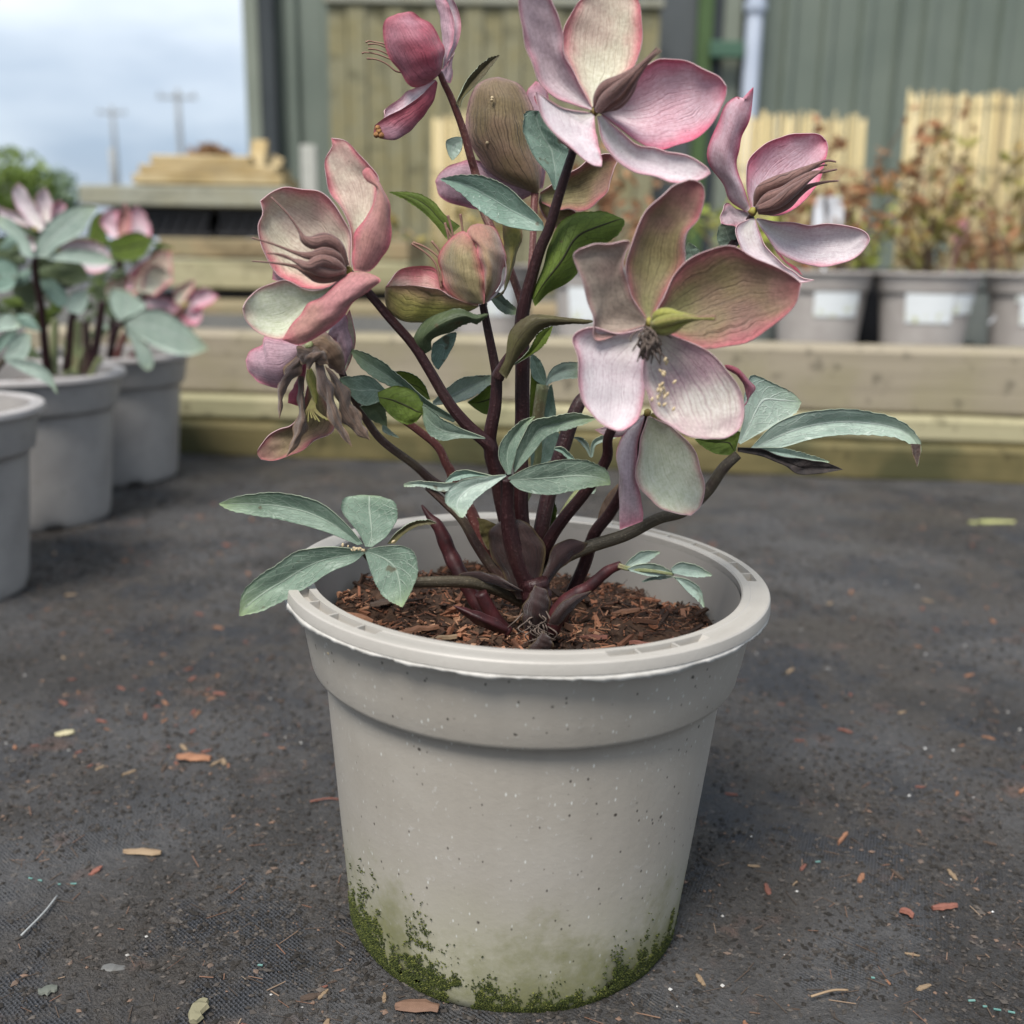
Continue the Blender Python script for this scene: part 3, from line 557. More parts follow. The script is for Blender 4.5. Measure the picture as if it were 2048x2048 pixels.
def zl(V):
    """stretch the moulded heights: the wall below the collar is a little taller"""
    V = np.array(V, float); V[..., 2] = V[..., 2]+.007*np.clip(V[..., 2]/.1, 0, 1); return V
def pot(name, label, c, mb, mr, min_, cat='plant pot', group=None, detail=False, n=96, rz=0., s=1.):
    """ribbed nursery pot: lip with moulded channel, collar, tapering body, feet notches"""
    rt = root(name, label, cat, c, group, 0)
    H = .1525
    # body: outer wall, floor
    notch = [(-.62, .12), (.62, .12), (1.9, .12), (-1.9, .12), (3.14, .12)]
    prof = [(.0948, .1475), (.0938, .140), (.0915, .126), (.0899, .1172), (.0893, .1156), (.0886, .1150), (.0844, .1146), (.0838, .108), (.0818, .085), (.0785, .05), (.0760, .025), (.0747, .012), (.0738, .005), (.0726, .0012), (.0708, .000), (.0698, .0015), (.0693, .006), (.0675, .0065), (.001, .0065)]
    V, Fc = lathe(prof, n); k = len(prof); V = V.reshape(n, k, 3)
    for i in range(n):
        a = 2*math.pi*i/n; a = a if a < math.pi else a-2*math.pi
        for ca, wd in notch:
            if abs(a-ca) < wd: V[i, 11:15, 2] += .0045*min(1, (wd-abs(a-ca))/.025)
    V = V.reshape(-1, 3)
    V[:, 2] *= 1; mesh('body', zl(V)*s, Fc, mb, rt, True, world=False)
    # inner wall
    V, Fc = lathe([(.0885, .1490), (.0872, .140), (.0850, .118), (.0830, .112), (.0795, .09), (.072, .0075)], n); o = mesh('inner_wall', zl(V)*s, [f[::-1] for f in Fc], min_, rt, True, world=False)
    # rim ring, channel sunk on some arcs
    arcs = [(-1.30, -.62), (.30, .72), (1.55, 2.75)]
    nr = 180; V = []; 
    for i in range(nr):
        a = 2*math.pi*i/nr; aa = a if a < math.pi else a-2*math.pi
        dep = 0
        for a0_, a1_ in arcs:
            if a0_ <= aa <= a1_: dep = .0034
        if not detail: dep = 0
        pr = [(.0890, .1482), (.0886, .1518), (.0892, .1526), (.0920, .1527), (.0923, .1525-dep), (.0960, .1525-dep), (.0963, .1526), (.0994, .1524), (.0999, .1519), (.1003, .1500), (.1004, .1480), (.1000, .1475), (.0915, .1472)]
        for r, z_ in pr: V.append((r*math.sin(a), -r*math.cos(a), z_))
    k = len(pr); Fc = [(i*k+t_, ((i+1) % nr)*k+t_, ((i+1) % nr)*k+(t_+1) % k, i*k+(t_+1) % k) for i in range(nr) for t_ in range(k)]
    rim = mesh('rim', zl(V)*s, [f[::-1] for f in Fc], mr, rt, True, world=False)
    md = rim.modifiers.new('e', 'EDGE_SPLIT'); md.split_angle = math.radians(24)
    if detail:
        for a0_, a1_ in arcs:
            for a in np.arange(a0_+.1, a1_-.04, .17):
                ax = rot_z(a-math.pi/2); V, Fc = box_vf((.0942*math.sin(a), -.0942*math.cos(a), .1507), (.0040, .0009, .0036), np.array([[math.sin(a), -math.cos(a), 0], [math.cos(a), math.sin(a), 0], [0, 0, 1]]))
                mesh('channel_rib', zl(V), Fc, mr, rim, False, world=False)
        # ragged flash of plastic hanging below the lip
        V = []; Fc = []; nn_ = 260; A = np.linspace(-1.75, 1.75, nn_)
        for i, a in enumerate(A):
            dr = .00015+.0030*max(0, vnoise(a*6, 0, 1.3)-.42)**1.0+.0016*max(0, vnoise(a*34, 3, 1.7)-.55)+.0008*vnoise(a*70, 5, 1.9); r = .1002+.0008*vnoise(a*12, 7, 1)
            for rr, zz in ((.1001, .1477), (r, .1473-dr), (r-.0004, .1473-dr), (.0996, .1475)): V.append((rr*math.sin(a), -rr*math.cos(a), zz))
        for i in range(nn_-1):
            for t_ in range(4): Fc.append((4*i+t_, 4*i+4+t_, 4*i+4+(t_+1) % 4, 4*i+(t_+1) % 4))
        mesh('moulding_flash', zl(V), Fc, simple('flash', (.40, .385, .355), (.50, .485, .455), 200, .5, .1), rim, True, world=False)
    return rt
mainpot = pot('nursery_pot', 'large taupe plastic pot with mossy base in the foreground, holding the sharp hellebore', (-.0036, 0, -.0005), POTM, RIMM, POTIN, detail=True, n=240)
mainpot.rotation_euler = (0, math.radians(1.25), 0)
# moss clinging to the foot of the pot
def moss_h(a):
    h = .004
    for c_, w_, A_ in ((-1.0, .28, .024), (-.70, .24, .021), (-.40, .16, .019), (-.12, .10, .008), (.16, .20, .006), (.74, .14, .017), (1.0, .12, .017), (.55, .06, .010)): h += A_*math.exp(-((a-c_)/w_)**2)
    return h*(.36+.8*vnoise(a*17, 1, 1))
V = []; Fc = []
for i in range(46000):
    a = random.uniform(-1.5, 1.5); hm = moss_h(a); z_ = abs(random.gauss(0, .6))*hm
    if z_ > .05: continue
    if .55*vnoise(a*.075, z_, 300, 21)+.25*vnoise(a*.075, z_, 900, 8)+.3*random.random() < .30+.30*min(1, z_/max(hm, .001)): continue
    if z_ < .012 and ((a+.29)/.075)**2+((z_-.005)/.007)**2 < .6+.9*vnoise(a*.075, z_, 420, 4): continue
    z_ = max(z_, .0012); r = np.interp(z_, [0, .005, .012, .025, .05], [.0718, .0738, .0747, .0760, .0785])+.0002
    s_ = random.uniform(.00016, .00055); nrm = np.array([math.sin(a), -math.cos(a), .25]); tg = np.array([math.cos(a), math.sin(a), 0]); up = np.array([0, 0, 1.])
    c_ = np.array([r*math.sin(a), -r*math.cos(a), z_]); tip = c_+nrm*s_*random.uniform(.8, 1.9)+tg*s_*random.gauss(0, .6)+up*s_*random.gauss(.2, .6); k = len(V)
    V += [c_-nrm*s_*.4+tg*s_*math.cos(b_)+up*s_*math.sin(b_) for b_ in (0, 1.57, 3.14, 4.71)]+[tip]; Fc += [(k+j_, k+(j_+1) % 4, k+4) for j_ in range(4)]
MOSS = simple('moss', (.06, .085, .012), (.10, .12, .02), 90, .9, .3, .0005, island=[(0, (.006, .009, .004)), (.5, (.020, .027, .007)), (.82, (.06, .072, .013)), (1, (.14, .14, .038))])
tag(mesh('moss', V, Fc, MOSS, mainpot, True, world=False), kind='stuff')
# small marks: a pale scratch, a hanging root with a seed
sc_m = simple('scratch', (.66, .64, .60), (.6, .58, .55), 100)
A = np.linspace(0, 1, 9); P = np.array([((.0872+.0014*k_+.0004)*math.sin(.055-.012*math.sin(k_*3)), -(.0872+.0014*k_+.0004)*math.cos(.055-.012*math.sin(k_*3)), .1235+.0155*k_) for k_ in A]); P = zl(P); mesh('scratch', *tube_vf(P, [.00028]*9, 5), sc_m, mainpot, world=False)
P = np.array([(.0915*math.sin(-.93)-.0004*k_, -.0915*math.cos(-.93)-.001*k_, .1475-.0125*k_) for k_ in A]); P = zl(P); mesh('hanging_root', *tube_vf(P, [.0002]*9, 5), M['strand'], mainpot, world=False)
V, Fc = lathe([(1e-5, -1), (.8, -.5), (1, .1), (.6, .8), (1e-5, 1)], 8); mesh('hanging_seed', V*.0009+P[-1], Fc, M['seed'], mainpot, world=False)

# compost
def disc(r, n=40, z=.128, amp=.006, seed=0):
    V = []; Fc = []; nr = 26
    for i in range(nr+1):
        for j in range(n*2):
            a = math.pi*j/n; rr = r*i/nr; x, y = rr*math.sin(a), -rr*math.cos(a)
            V.append((x, y, z+amp*(vnoise(x, y, 60, seed)-.5)+.5*amp*(vnoise(x, y, 190, seed)-.5)-.05*x*(r > .07)))
    m_ = n*2
    for i in range(nr):
        for j in range(m_): Fc.append((i*m_+j, (i+1)*m_+j, (i+1)*m_+(j+1) % m_, i*m_+(j+1) % m_))
    return np.array(V), Fc
SOIL = simple('compost', (.035, .020, .013), (.085, .048, .03), 220, .9, .9, .003)
V, Fc = disc(.0842, 60, .1335, .010)
parts = [(V, Fc)]
for i in range(5200):
    a = random.uniform(0, 6.283); rr = .0835*math.sqrt(random.random()); x, y = rr*math.sin(a), -rr*math.cos(a)
    z_ = .1335+.010*(vnoise(x, y, 60)-.5)+.005*(vnoise(x, y, 190)-.5)-.05*x+random.uniform(-.0004, .0022)
    big_ = random.random() < .10; L = random.uniform(.0010, .0070)*(1.7 if big_ else 1); w_ = random.uniform(.0002, .0007)*(3.4 if big_ else 1)
    d = np.array([random.gauss(0, 1), random.gauss(0, 1), random.gauss(0, .32)]); d /= np.linalg.norm(d); s_ = np.cross(d, [0, 0, 1]); s_ /= np.linalg.norm(s_)
    L = min(L, max(.001, (.0838-rr)*2+.001)); parts.append(box_vf((x, y, z_), (L, w_, w_*random.uniform(.4, 1)), np.array([d, s_, np.cross(d, s_)]), 0, w_*.15))
SOILF = simple('compost_fibre', (.06, .033, .02), (.12, .06, .035), 300, .85, .5, .001, island=[(0, (.012, .008, .006)), (.35, (.045, .024, .016)), (.58, (.12, .052, .03)), (.82, (.28, .115, .062)), (1, (.40, .23, .14))])
n0 = len(parts[0][1]); V, Fc = join(parts); tag(mesh('potting_compost', V, Fc, [SOILF, SOIL], None, False, mi=[1]*n0+[0]*(len(Fc)-n0), loc=(0, 0, .1335)), 'brown fibrous bark compost filling the foreground pot', 'compost', kind='stuff')
chipm = [simple('bark_orange', (.20, .095, .055), (.33, .165, .095), 130, .75, .6, .001, (.3, 1, 1)), simple('bark_tan', (.21, .145, .09), (.32, .235, .15), 130, .75, .6, .001, (.3, 1, 1)), simple('bark_red', (.15, .06, .045), (.25, .105, .075), 130, .75, .6, .001, (.3, 1, 1)), simple('bark_dark', (.06, .042, .033), (.10, .07, .052), 130, .8, .6, .001, (.3, 1, 1))]
def chip_mesh(L, W, T, seed):
    r = np.random.default_rng(seed); n = 7; V = []
    for i in range(n):
        s_ = i/(n-1); x = (s_-.5)*L; hw = W/2*(math.sin(math.pi*(.12+.76*s_))**.6)*r.uniform(.75, 1.1); y0 = r.normal(0, W*.06); z0 = T*.25*math.sin(s_*3)+r.normal(0, T*.08)
        for yy, zz in ((-1, 0), (-.75, .5), (.1, .62), (.8, .45), (1, 0), (0, -.4)): V.append((x+r.normal(0, L*.012), y0+yy*hw, z0+zz*T))
    Fc = [tuple(range(6))[::-1], tuple(range((n-1)*6, n*6))]+[(i*6+k, i*6+(k+1) % 6, (i+1)*6+(k+1) % 6, (i+1)*6+k) for i in range(n-1) for k in range(6)]
    return np.array(V), Fc
def chip(name, label, p, L, W, T, ang, mat, seed, group=None, tilt=0., cat='wood chip'):
    V, Fc = chip_mesh(L, W, T, seed); o = mesh(name, V, Fc, mat, None, False); o.location = p; o.rotation_euler = (tilt, random.uniform(-.12, .12), ang); tag(o, label, cat, group); return o
def soilz(x, y): return .1335+.010*(vnoise(x, y, 60)-.5)+.005*(vnoise(x, y, 190)-.5)-.05*x
for k, (x, y, L, W, ang, mi_, lb) in enumerate([(665, 1180, .020, .0042, -.35, 0, 'orange bark chip on the compost at its left edge'), (790, 1190, .018, .0050, .45, 0, 'broad orange bark chip on the compost left of the stems'),
        (845, 1200, .022, .0032, .55, 1, 'long tan bark splinter on the compost beside the broad orange chip'), (1120, 1195, .012, .0036, -.2, 2, 'reddish bark chip on the compost right of the stems'),
        (1180, 1160, .013, .004, .3, 0, 'orange bark chip on the compost below the small green shoot'), (1215, 1200, .012, .003, -.5, 2, 'slim reddish bark chip on the compost near the front right rim'), (720, 1150, .010, .006, .2, 3, 'dark bark lump on the compost under the left leaves')]):
    p = gnd(x, y, .1355); p[2] = soilz(p[0], p[1])+.0025; chip('bark_chip', lb, p, L, W, .0022, ang, chipm[mi_], 50+k)

# neighbouring pots at the left
nb_ = 'grey pots standing at the left'
PM_ = gnd(92, 1010); potM = pot('nursery_pot', 'grey plastic pot in the middle of the three at left', (PM_[0]-.043, PM_[1]+.075, 0), GREYPOT, GREYRIM, GREYPOT, group=nb_, s=1.0)
potB = pot('nursery_pot', 'grey plastic pot farthest back of the three at left', (gnd(205, 922)[0]-.016, gnd(205, 922)[1]+.075, 0), GREYPOT, GREYRIM, GREYPOT, group=nb_)
pf = at1(-150, 900, .42); potF = pot('nursery_pot', 'grey plastic pot cut off by the left picture edge', (pf[0], .42, 0), GREYPOT, GREYRIM, GREYPOT, group=nb_)
for pt, lb in ((potM, 'dark compost in the middle pot at left'), (potB, 'dark compost in the farthest pot at left'), (potF, 'dark compost in the pot cut off at the left edge')):
    V, Fc = disc(.0838, 30, .138, .006, 3); o = mesh('potting_compost', V, Fc, SOIL, None, True, world=False); o.location = pt.location; tag(o, lb, 'compost', kind='stuff')

# labelled pots with shrubs on the raised bed
LBL = NT('plant_label'); ob = LBL.coord('Generated'); n1 = LBL.noise(LBL.mapping(ob, (3, 3, 26)), 1., 3); sp = LBL.n('SeparateXYZ', None, i0=ob)
c = LBL.mix(LBL.math('MULTIPLY', LBL.step(n1, .58, .66, 0, .35), LBL.step(sp.outputs[2], .45, .5)), (.72, .75, .76), (.35, .38, .38)); n2 = LBL.noise(ob, 5, 3)
c = LBL.mix(LBL.math('MULTIPLY', LBL.step(n2, .5, .62, 0, .8), LBL.step(sp.outputs[2], .1, .4, 1., 0.)), c, (.50, .52, .25)); LBLM = LBL.bsdf(c, .4)
POTG = simple('pot_greygreen', (.15, .17, .165), (.19, .21, .20), 25, .5, .1, .0005); POTT = simple('pot_taupe_far', (.33, .30, .28), (.40, .37, .345), 25, .5, .1, .0005)
TWIG = simple('twig', (.12, .08, .055), (.19, .13, .09), 60, .7, .3)
def bedpot(x, ytop, Y, mat, label, shrub, labels=(), cols=None, h=.2, nb=9, s=.87, leaf=.014):
    top = at1(x, ytop, Y); zb = .1285; pt = pot('nursery_pot', label, (top[0], Y, zb), mat, mat, mat, group='labelled pots on the raised bed', n=64, s=s)
    k = 1.
    for (dx, dz, w_, h_) in labels:
        dz -= .012; h_ *= 1.12; w_ *= 1.1
        n = 10; V = []
        for i in range(n+1):
            for zz in (dz, dz+h_):
                r = (np.interp(zz/s, [.012, .05, .108, .1142, .1175, .126, .1475], [.0747, .0785, .0838, .0846, .0874, .0886, .0910])+.0012)*s; a = dx+(i/n-.5)*w_
                V.append((r*math.sin(a), -r*math.cos(a), zz))
        Fc = [(2*i, 2*i+2, 2*i+3, 2*i+1) for i in range(n)]; o = mesh('label', zl(V), Fc, LBLM, pt, False, world=False); sm = o.modifiers.new('s', 'SOLIDIFY'); sm.thickness = .0006; sm.offset = 1
    V, Fc = disc(.0838*s, 24, .138*s, .006, 5); o = mesh('potting_compost', V, Fc, SOIL, None, True, world=False); o.location = pt.location; tag(o, 'compost in the '+label, 'compost', kind='stuff')
    rt = root('twiggy_shrub', shrub, 'shrub', (top[0], Y, zb+.128*s), 'shrubs on the raised bed'); LV = []; LF = []
    for i in range(nb):
        b = np.array([top[0]+random.gauss(0, .012), Y+random.gauss(0, .012), zb+.125*s]); tip = b+np.array([random.gauss(0, .075), random.gauss(0, .06), h*random.uniform(.55, 1.05)]); mid = (b+tip)/2+np.array([random.gauss(0, .02), random.gauss(0, .02), .01])
        P = spline(np.array([b, mid, tip]), 12); mesh('twig', *tube_vf(P, np.linspace(.0028, .0010, 12), 6), TWIG, rt)
        for j in range(19):
            p = P[random.randint(3, 11)]+RNG.normal(0, .010, 3); a = RNG.normal(size=3); a /= np.linalg.norm(a); bb = np.cross(a, RNG.normal(size=3)); bb /= np.linalg.norm(bb); s_ = leaf*random.uniform(.6, 1.3); kk = len(LV); cc = np.cross(a, bb)*s_*.2
            LV += [p-a*s_, p-bb*s_*.5+cc, p+a*s_, p+bb*s_*.5+cc]; LF += [(kk, kk+1, kk+2), (kk, kk+2, kk+3)]
    mesh('crown', LV, LF, simple('shrub_leaf', cols[0], cols[1], 40, .5, .2, trans=.3, island=[(0, cols[0]), (.5, cols[1]), (1, cols[2])]), rt, False)
    return pt
brown = [(.30, .13, .06), (.42, .22, .11), (.25, .17, .09)]; lime = [(.30, .36, .06), (.42, .46, .10), (.24, .22, .08)]; mixc = [(.36, .17, .08), (.30, .30, .08), (.40, .30, .16)]
bedpot(1552, 510, 1.36, POTT, 'taupe pot with one white label left of the dark gap', 'twiggy shrub with brown leaves in the pot left of the dark gap', [(.12, .074, .95, .052)], brown, .26, 11)
bedpot(1752, 508, 1.33, POTT, 'taupe pot with two white labels right of the dark gap', 'twiggy shrub with green and brown leaves in the two-label pot', [(-.26, .068, .92, .05), (.62, .082, .62, .052)], mixc, .25, 11)
bedpot(1862, 500, 1.62, POTG, 'grey-green pot behind, between the two-label pot and the right edge', 'twiggy shrub in the grey-green pot behind', [], brown, .22, 8)
bedpot(1962, 512, 1.34, POTT, 'taupe pot with a white label at the right picture edge', 'twiggy shrub in the pot at the right picture edge', [(-.30, .066, .8, .05), (-.75, .1, .2, .03)], mixc, .23, 9)
bedpot(1420, 512, 1.55, POTG, 'grey-green pot behind the big front flower', 'twiggy lime shrub behind the front flower', [], lime, .2, 10)
bedpot(1130, 515, 1.38, POTT, 'taupe pot with a white label seen between the stems', 'twiggy brown shrub seen above the bright green leaf', [(-.45, .06, .6, .055)], brown, .24, 11)
bedpot(930, 520, 1.5, POTT, 'taupe pot seen behind the closed bud', 'twiggy shrub behind the closed bud', [(.2, .06, .6, .055)], mixc, .14, 6)
bedpot(1650, 505, 1.75, POTG, 'dark grey-green pot at the back between the two taupe pots', 'lime leaved shrub at the back between the two taupe pots', [], lime, .16, 10)
# plastic name tags, and a black box added for the dark gap
TAGM = simple('tag_white', (.72, .75, .80), (.66, .69, .74), 60, .4, .05); TAGP = simple('tag_pink', (.75, .42, .44), (.68, .30, .32), 60, .4, .05); TAGG = simple('tag_mint', (.58, .70, .62), (.5, .62, .55), 60, .4, .05)
def nametag(x, ytop, ybot, wpx, Y, mat, label, lean=0.):
    p, r = at1(x, ytop, Y), at1(x, ybot, Y); w_ = at1(x+wpx, ytop, Y)[0]-p[0]; h_ = p[2]-r[2]; rt = root('name_tag', label, 'plant tag', (r[0], Y, r[2]-.05), 'plastic tags in the shrubs')
    rt.rotation_euler = (0, lean, 0); o_ = np.array(rt.location)
    V = [(x_, y_, z_) for y_ in (-.0006, .0006) for x_, z_ in ((-w_/2, .05), (w_/2, .05), (w_/2, .05+h_*.8), (w_*.35, .05+h_), (-w_*.35, .05+h_), (-w_/2, .05+h_*.8))]
    Fc = [tuple(range(6)), tuple(range(6, 12))[::-1]]+[(i, 6+i, 6+(i+1) % 6, (i+1) % 6) for i in range(6)]; mesh('plate', np.array(V), [f[::-1] for f in Fc], mat, rt, False, world=False)
    mesh('spike', *box_vf((0, .0001, .0), (w_*.12, .001, .102)), mat, rt, False, world=False)
nametag(1560, 370, 440, 56, 1.35, TAGM, 'large white rounded tag above the single-label pot')
nametag(1766, 436, 478, 40, 1.33, TAGG, 'mint green tag above the two-label pot')
nametag(1800, 412, 455, 24, 1.335, TAGP, 'pink and white tag beside the mint green tag', .15)
nametag(1912, 462, 505, 26, 1.33, TAGM, 'white tag leaning at the right edge', .6)
BLK = simple('gap_black', (.010, .011, .014), (.016, .017, .021), 30, .5, .1); bx0, bx1 = at1(1585, 580, 1.5)[0], at1(1680, 580, 1.5)[0]  # near-black box put in behind the pots as the darkness between them
ct = root('crate_or_gap_box', 'black box added to darken the gap between the two taupe pots', 'crate', ((bx0+bx1)/2, 1.53, .1285))
mesh('body', *box_vf(((bx0+bx1)/2, 1.53, .196), (bx1-bx0, .10, .134), None, .004), BLK, ct, False); mesh('lip', *box_vf(((bx0+bx1)/2, 1.53, .264), (bx1-bx0+.012, .112, .010), None, .003), BLK, ct, False)

# ================================================================== THE HELLEBORE
HB = root('hellebore_plant', 'sharp pink and green flowering hellebore growing in the foreground taupe pot', 'plant', (0, 0, .134))
def flower(fr, c, Y, r, mat='knob'): return knob('flower', HB, q(fr, c)[0], Y, r, M[mat])
def pet(fl, fr, L, R, Y, mats, face='in', **k): return blade('petal', fl, q(fr, L), q(fr, R), Y, mats=PM(*mats), face=face, **k)
def boat(fl, fr, L, K, R, Y, mats, **k): return blade('petal', fl, q(fr, L), q(fr, R), Y, mats=PM(*mats), face='boat', K=q(fr, K), **k)
def leaf(fr, L, R, Y, mats=('l_glauc', 'l_under'), face='in', par=None, name='leaf', **k):
    k.setdefault('ser', .00055); k.setdefault('crease', .12); k.setdefault('rip', .0004)
    return blade(name, par or HB, q(fr, L), q(fr, R), Y, mats=LM(*mats), face=face, **k)
def stem(fr, pts, Y, ds, rs, mat='stem', par=None, name='stem', **k): return tube(name, par or HB, q(fr, pts) if isinstance(fr, str) else fr, Y, ds, rs, M[mat], **k)
def pod(fl, fr, pts, Y, ds, R, mat='pod', tail=.8):
    n = len(pts.split()); rs = np.interp(np.linspace(0, 1, n), [0, .18, .38, .55, .72, 1], [.55*R, .95*R, R, .62*R, .22*R, .12*R]); o = tube('pistil', fl, q(fr, pts), Y, ds, rs*FR[fr][2], M[mat], n=12)
    return o
def style(fl, fr, pts, Y, ds=(0, 0), r=1.9, mat='style'): return tube('style', fl, q(fr, pts), Y, ds, [r*1.2, r, r*.8, r*1.2], M[mat], n=7)

# ---- top-left flower, seen from behind, crimson
f = flower('Z1', '690,508', .021, 6, 'stem_red')
pet(f, 'Z1', '685,512 600,580 510,598 440,545 370,430 315,310 302,200 330,130 400,95', '692,500 714,420 708,320 680,240 630,170 560,115 480,92 400,95', .02, ('in_pink', 'out_red'), 'out', d=(0, -.6), bulge=-.8)
boat(f, 'Z1', '705,480 750,415 800,330 832,230 832,130 800,30 740,-60', '712,470 718,380 706,250 690,120 662,20 650,-40 740,-60', '725,450 770,330 790,220 780,120 750,30 720,-20 740,-60', .02, ('in_lav', 'out_mauve'), d=(0, .4), e=(.5, -.2), ek=.2)
pet(f, 'Z1', '690,490 740,430 785,370 790,360', '700,510 735,565 765,570 775,500 770,430 790,360', .026, ('in_mauve', 'out_mauve'), 'out', d=(0, .8))
boat(f, 'Z1', '655,548 510,608 400,690 315,752 310,803', '672,568 645,690 590,780 500,880 420,945 350,967 240,940', '660,556 560,655 430,750 320,805 240,865', .02, ('in_lav', 'out_red'), d=(0, -.4), e=(.7, -.3), ek=.1)
for p_ in ('268,905', '250,930', '285,935', '262,885'): knob('withered_tip', f, q('Z1', p_)[0], .0155, 6, M['rust'])
for s_ in ('420,400 325,312 230,288 200,283 178,292', '430,410 330,335 250,305 192,305', '430,425 340,378 260,345 195,336', '430,440 350,408 250,372 175,362 152,368', '440,500 385,490 320,440 250,410 185,404'): style(f, 'Z1', s_, .025, (0, -.2), 1.7)
stem('Z1', '690,505 720,580 755,650 800,760 850,900 900,1080 935,1200 985,1430 1040,1570 1100,1700 1180,1880 1240,2050 1290,2250', .02, (0, .6, 1.2, 0, -1.0), (6, 7, 8, 9, 8, 8), 'stem_red', name='stem')
leaf('Z1', '798,715 830,640 880,550 960,460 1030,405 1100,382', '830,745 850,680 920,600 990,520 1045,450 1100,382', .024, ('l_olive', 'l_olive'), crease=.2, d=(0, .5))
leaf('Z1', '845,945 790,945 735,975 745,1050 770,1105', '845,1010 830,1045 795,1085 770,1105', .028, ('l_pale', 'l_under'))

# ---- olive flower at the back, seen from behind
f = flower('Z1', '1345,1325', .052, 7, 'stem_brown')
pet(f, 'Z1', '1350,1300 1330,1000 1290,760 1290,640 1350,560', '1400,1300 1450,1000 1460,800 1420,600 1350,560', .062, ('in_pink', 'out_mauve'), 'out', bulge=-.3)
pet(f, 'Z1', '1330,1330 1150,1260 1000,1150 910,1000 868,860 880,720 930,610 1010,545 1090,533', '1372,1330 1388,1200 1372,1000 1350,830 1310,690 1240,600 1160,548 1090,533', .05, ('in_olive', 'out_olive'), 'out', d=(0, .4), bulge=-.9)
pet(f, 'Z1', '1330,1340 1150,1425 950,1442 790,1410 690,1345 658,1250', '1320,1310 1150,1200 1000,1130 880,1100 780,1130 690,1190 658,1250', .055, ('in_mauve', 'out_mauve'), 'out', d=(0, .2), bulge=-.4)
pet(f, 'Z1', '1380,1330 1560,1200 1700,1110 1820,1060 1910,1090 1885,1180', '1390,1400 1480,1440 1560,1435 1640,1458 1740,1432 1825,1350 1885,1180', .055, ('in_olive', 'out_olive'), 'in', d=(0, -.3), bulge=.5)
pet(f, 'Z1', '1380,1350 1480,1380 1600,1440 1640,1480', '1370,1400 1420,1520 1520,1580 1640,1480', .06, ('in_olive', 'out_olive'), 'in', bulge=.3)
for p_ in ('1048,690', '1050,675', '1015,985', '1175,1030', '1195,1045', '880,945'): knob('seed', f, q('Z1', p_)[0], .0445, 3.2, M['seed'])
stem('Z1', '1345,1325 1340,1420 1335,1550 1330,1680 1315,1900 1290,2120', .052, (0, -1, -2.5), (8, 7, 7, 8), 'stem_red')
leaf('Z1', '1400,1530 1320,1440 1200,1330 1080,1250 950,1214 820,1212 690,1235', '1412,1592 1300,1590 1150,1560 1000,1480 880,1370 780,1290 690,1235', -.004, ('l_blue', 'l_under'), d=(0, .4), crease=.35)
leaf('Z1', '1478,1312 1430,1200 1340,1080 1285,950 1268,850 1290,772 1370,765', '1500,1305 1540,1220 1590,1120 1602,1040 1520,960 1440,860 1370,765', .006, ('l_blue', 'l_under'), d=(0, .3), crease=.4)

# ---- big top flower
f = flower('Z2', '440,583', -.018, 9); Y = -.02
pet(f, 'Z2', '425,575 330,548 235,505 150,430 110,300 65,180 45,60 50,-60 90,-130', '428,562 380,470 330,380 290,280 270,180 250,80 215,0 170,-80 90,-130', Y, ('in_mauve', 'out_mauve'), d=(0, -.9), bulge=.5)
pet(f, 'Z2', '425,562 350,430 295,330 278,230 290,130 340,40 390,-20 480,-90', '455,545 540,460 620,390 665,330 690,220 691,100 665,0 600,-70 480,-90', Y, ('in_cream', 'out_pink'), d=(.1, .9), bulge=.6)
pet(f, 'Z2', '470,585 550,500 640,415 720,345 790,303 900,313 1010,350 1090,398 1132,452', '480,600 560,660 660,742 760,778 850,766 950,730 1040,660 1100,580 1126,510 1132,452', Y, ('in_pink', 'out_red'), d=(0, -.7), bulge=.6, nv=22)
pet(f, 'Z2', '455,608 480,720 540,820 620,880 720,920 820,952 920,952 1000,937 1047,905', '480,602 570,680 680,760 800,790 900,805 980,838 1030,872 1047,905', Y-.004, ('in_lav', 'out_pink'), d=(0, -1.3), bulge=.35)
pet(f, 'Z2', '425,590 300,566 200,522 128,482 150,570 220,670 320,772 430,860 478,870', '440,606 447,680 463,760 480,830 478,870', Y-.003, ('in_lav', 'out_red'), d=(0, -1.2), bulge=.3, e=(-.2, 0))
pet(f, 'Z2', '400,600 280,590 170,560 130,500 180,610 250,720', '400,620 380,680 350,770 300,765 250,720', Y+.004, ('in_lav', 'out_red'), 'out', d=(0, -.4), bulge=-.3)
for pts_, dd, R_ in (('455,575 465,510 500,455 570,415 640,370 710,310 765,262', (0, -1.2, -2.2), 34), ('470,578 530,540 590,490 640,420 700,345 745,300 790,265', (-.2, -1.4, -2.3), 34), ('460,575 500,520 560,465 620,405 700,325 780,255', (-.5, -2., -2.4), 36), ('470,570 560,545 620,480 660,410 720,330 775,272', (.1, -1.0, -2.1), 28), ('460,570 470,500 520,440 590,395 690,325 768,248', (.2, -.9, -2.), 28)):
    pod(f, 'Z2', pts_, Y, dd, R_)
S3 = q('Z2', '345,740 310,850 262,1000 205,1190')+q('Z4', '1150,270 1085,480 1030,690 1012,830 1020,1050 1018,1300 1018,1500 1005,1700')+q('Z7', '725,500 720,640 735,800 770,1000 800,1160')
stem(S3, None, -.012, (0, .6, 1., 1.2, 1.4, 1.2, 1.0), (8, 10, 11, 12, 14, 15, 15, 15, 16, 17, 20), 'stem')
stem(q('Z2', '430,600 390,660 345,745 325,800'), None, -.014, (0, .5, .3), (7, 8, 9), 'stem_red')
leaf('Z2', '112,1545 170,1400 210,1270 260,1170 340,1120 430,1104 500,1110 592,1145', '130,1600 200,1530 330,1450 420,1320 500,1270 560,1222 596,1165 592,1145', -.002, ('l_glauc', 'l_under'), 'out', d=(0, .6), bulge=-.3, crease=-.2)

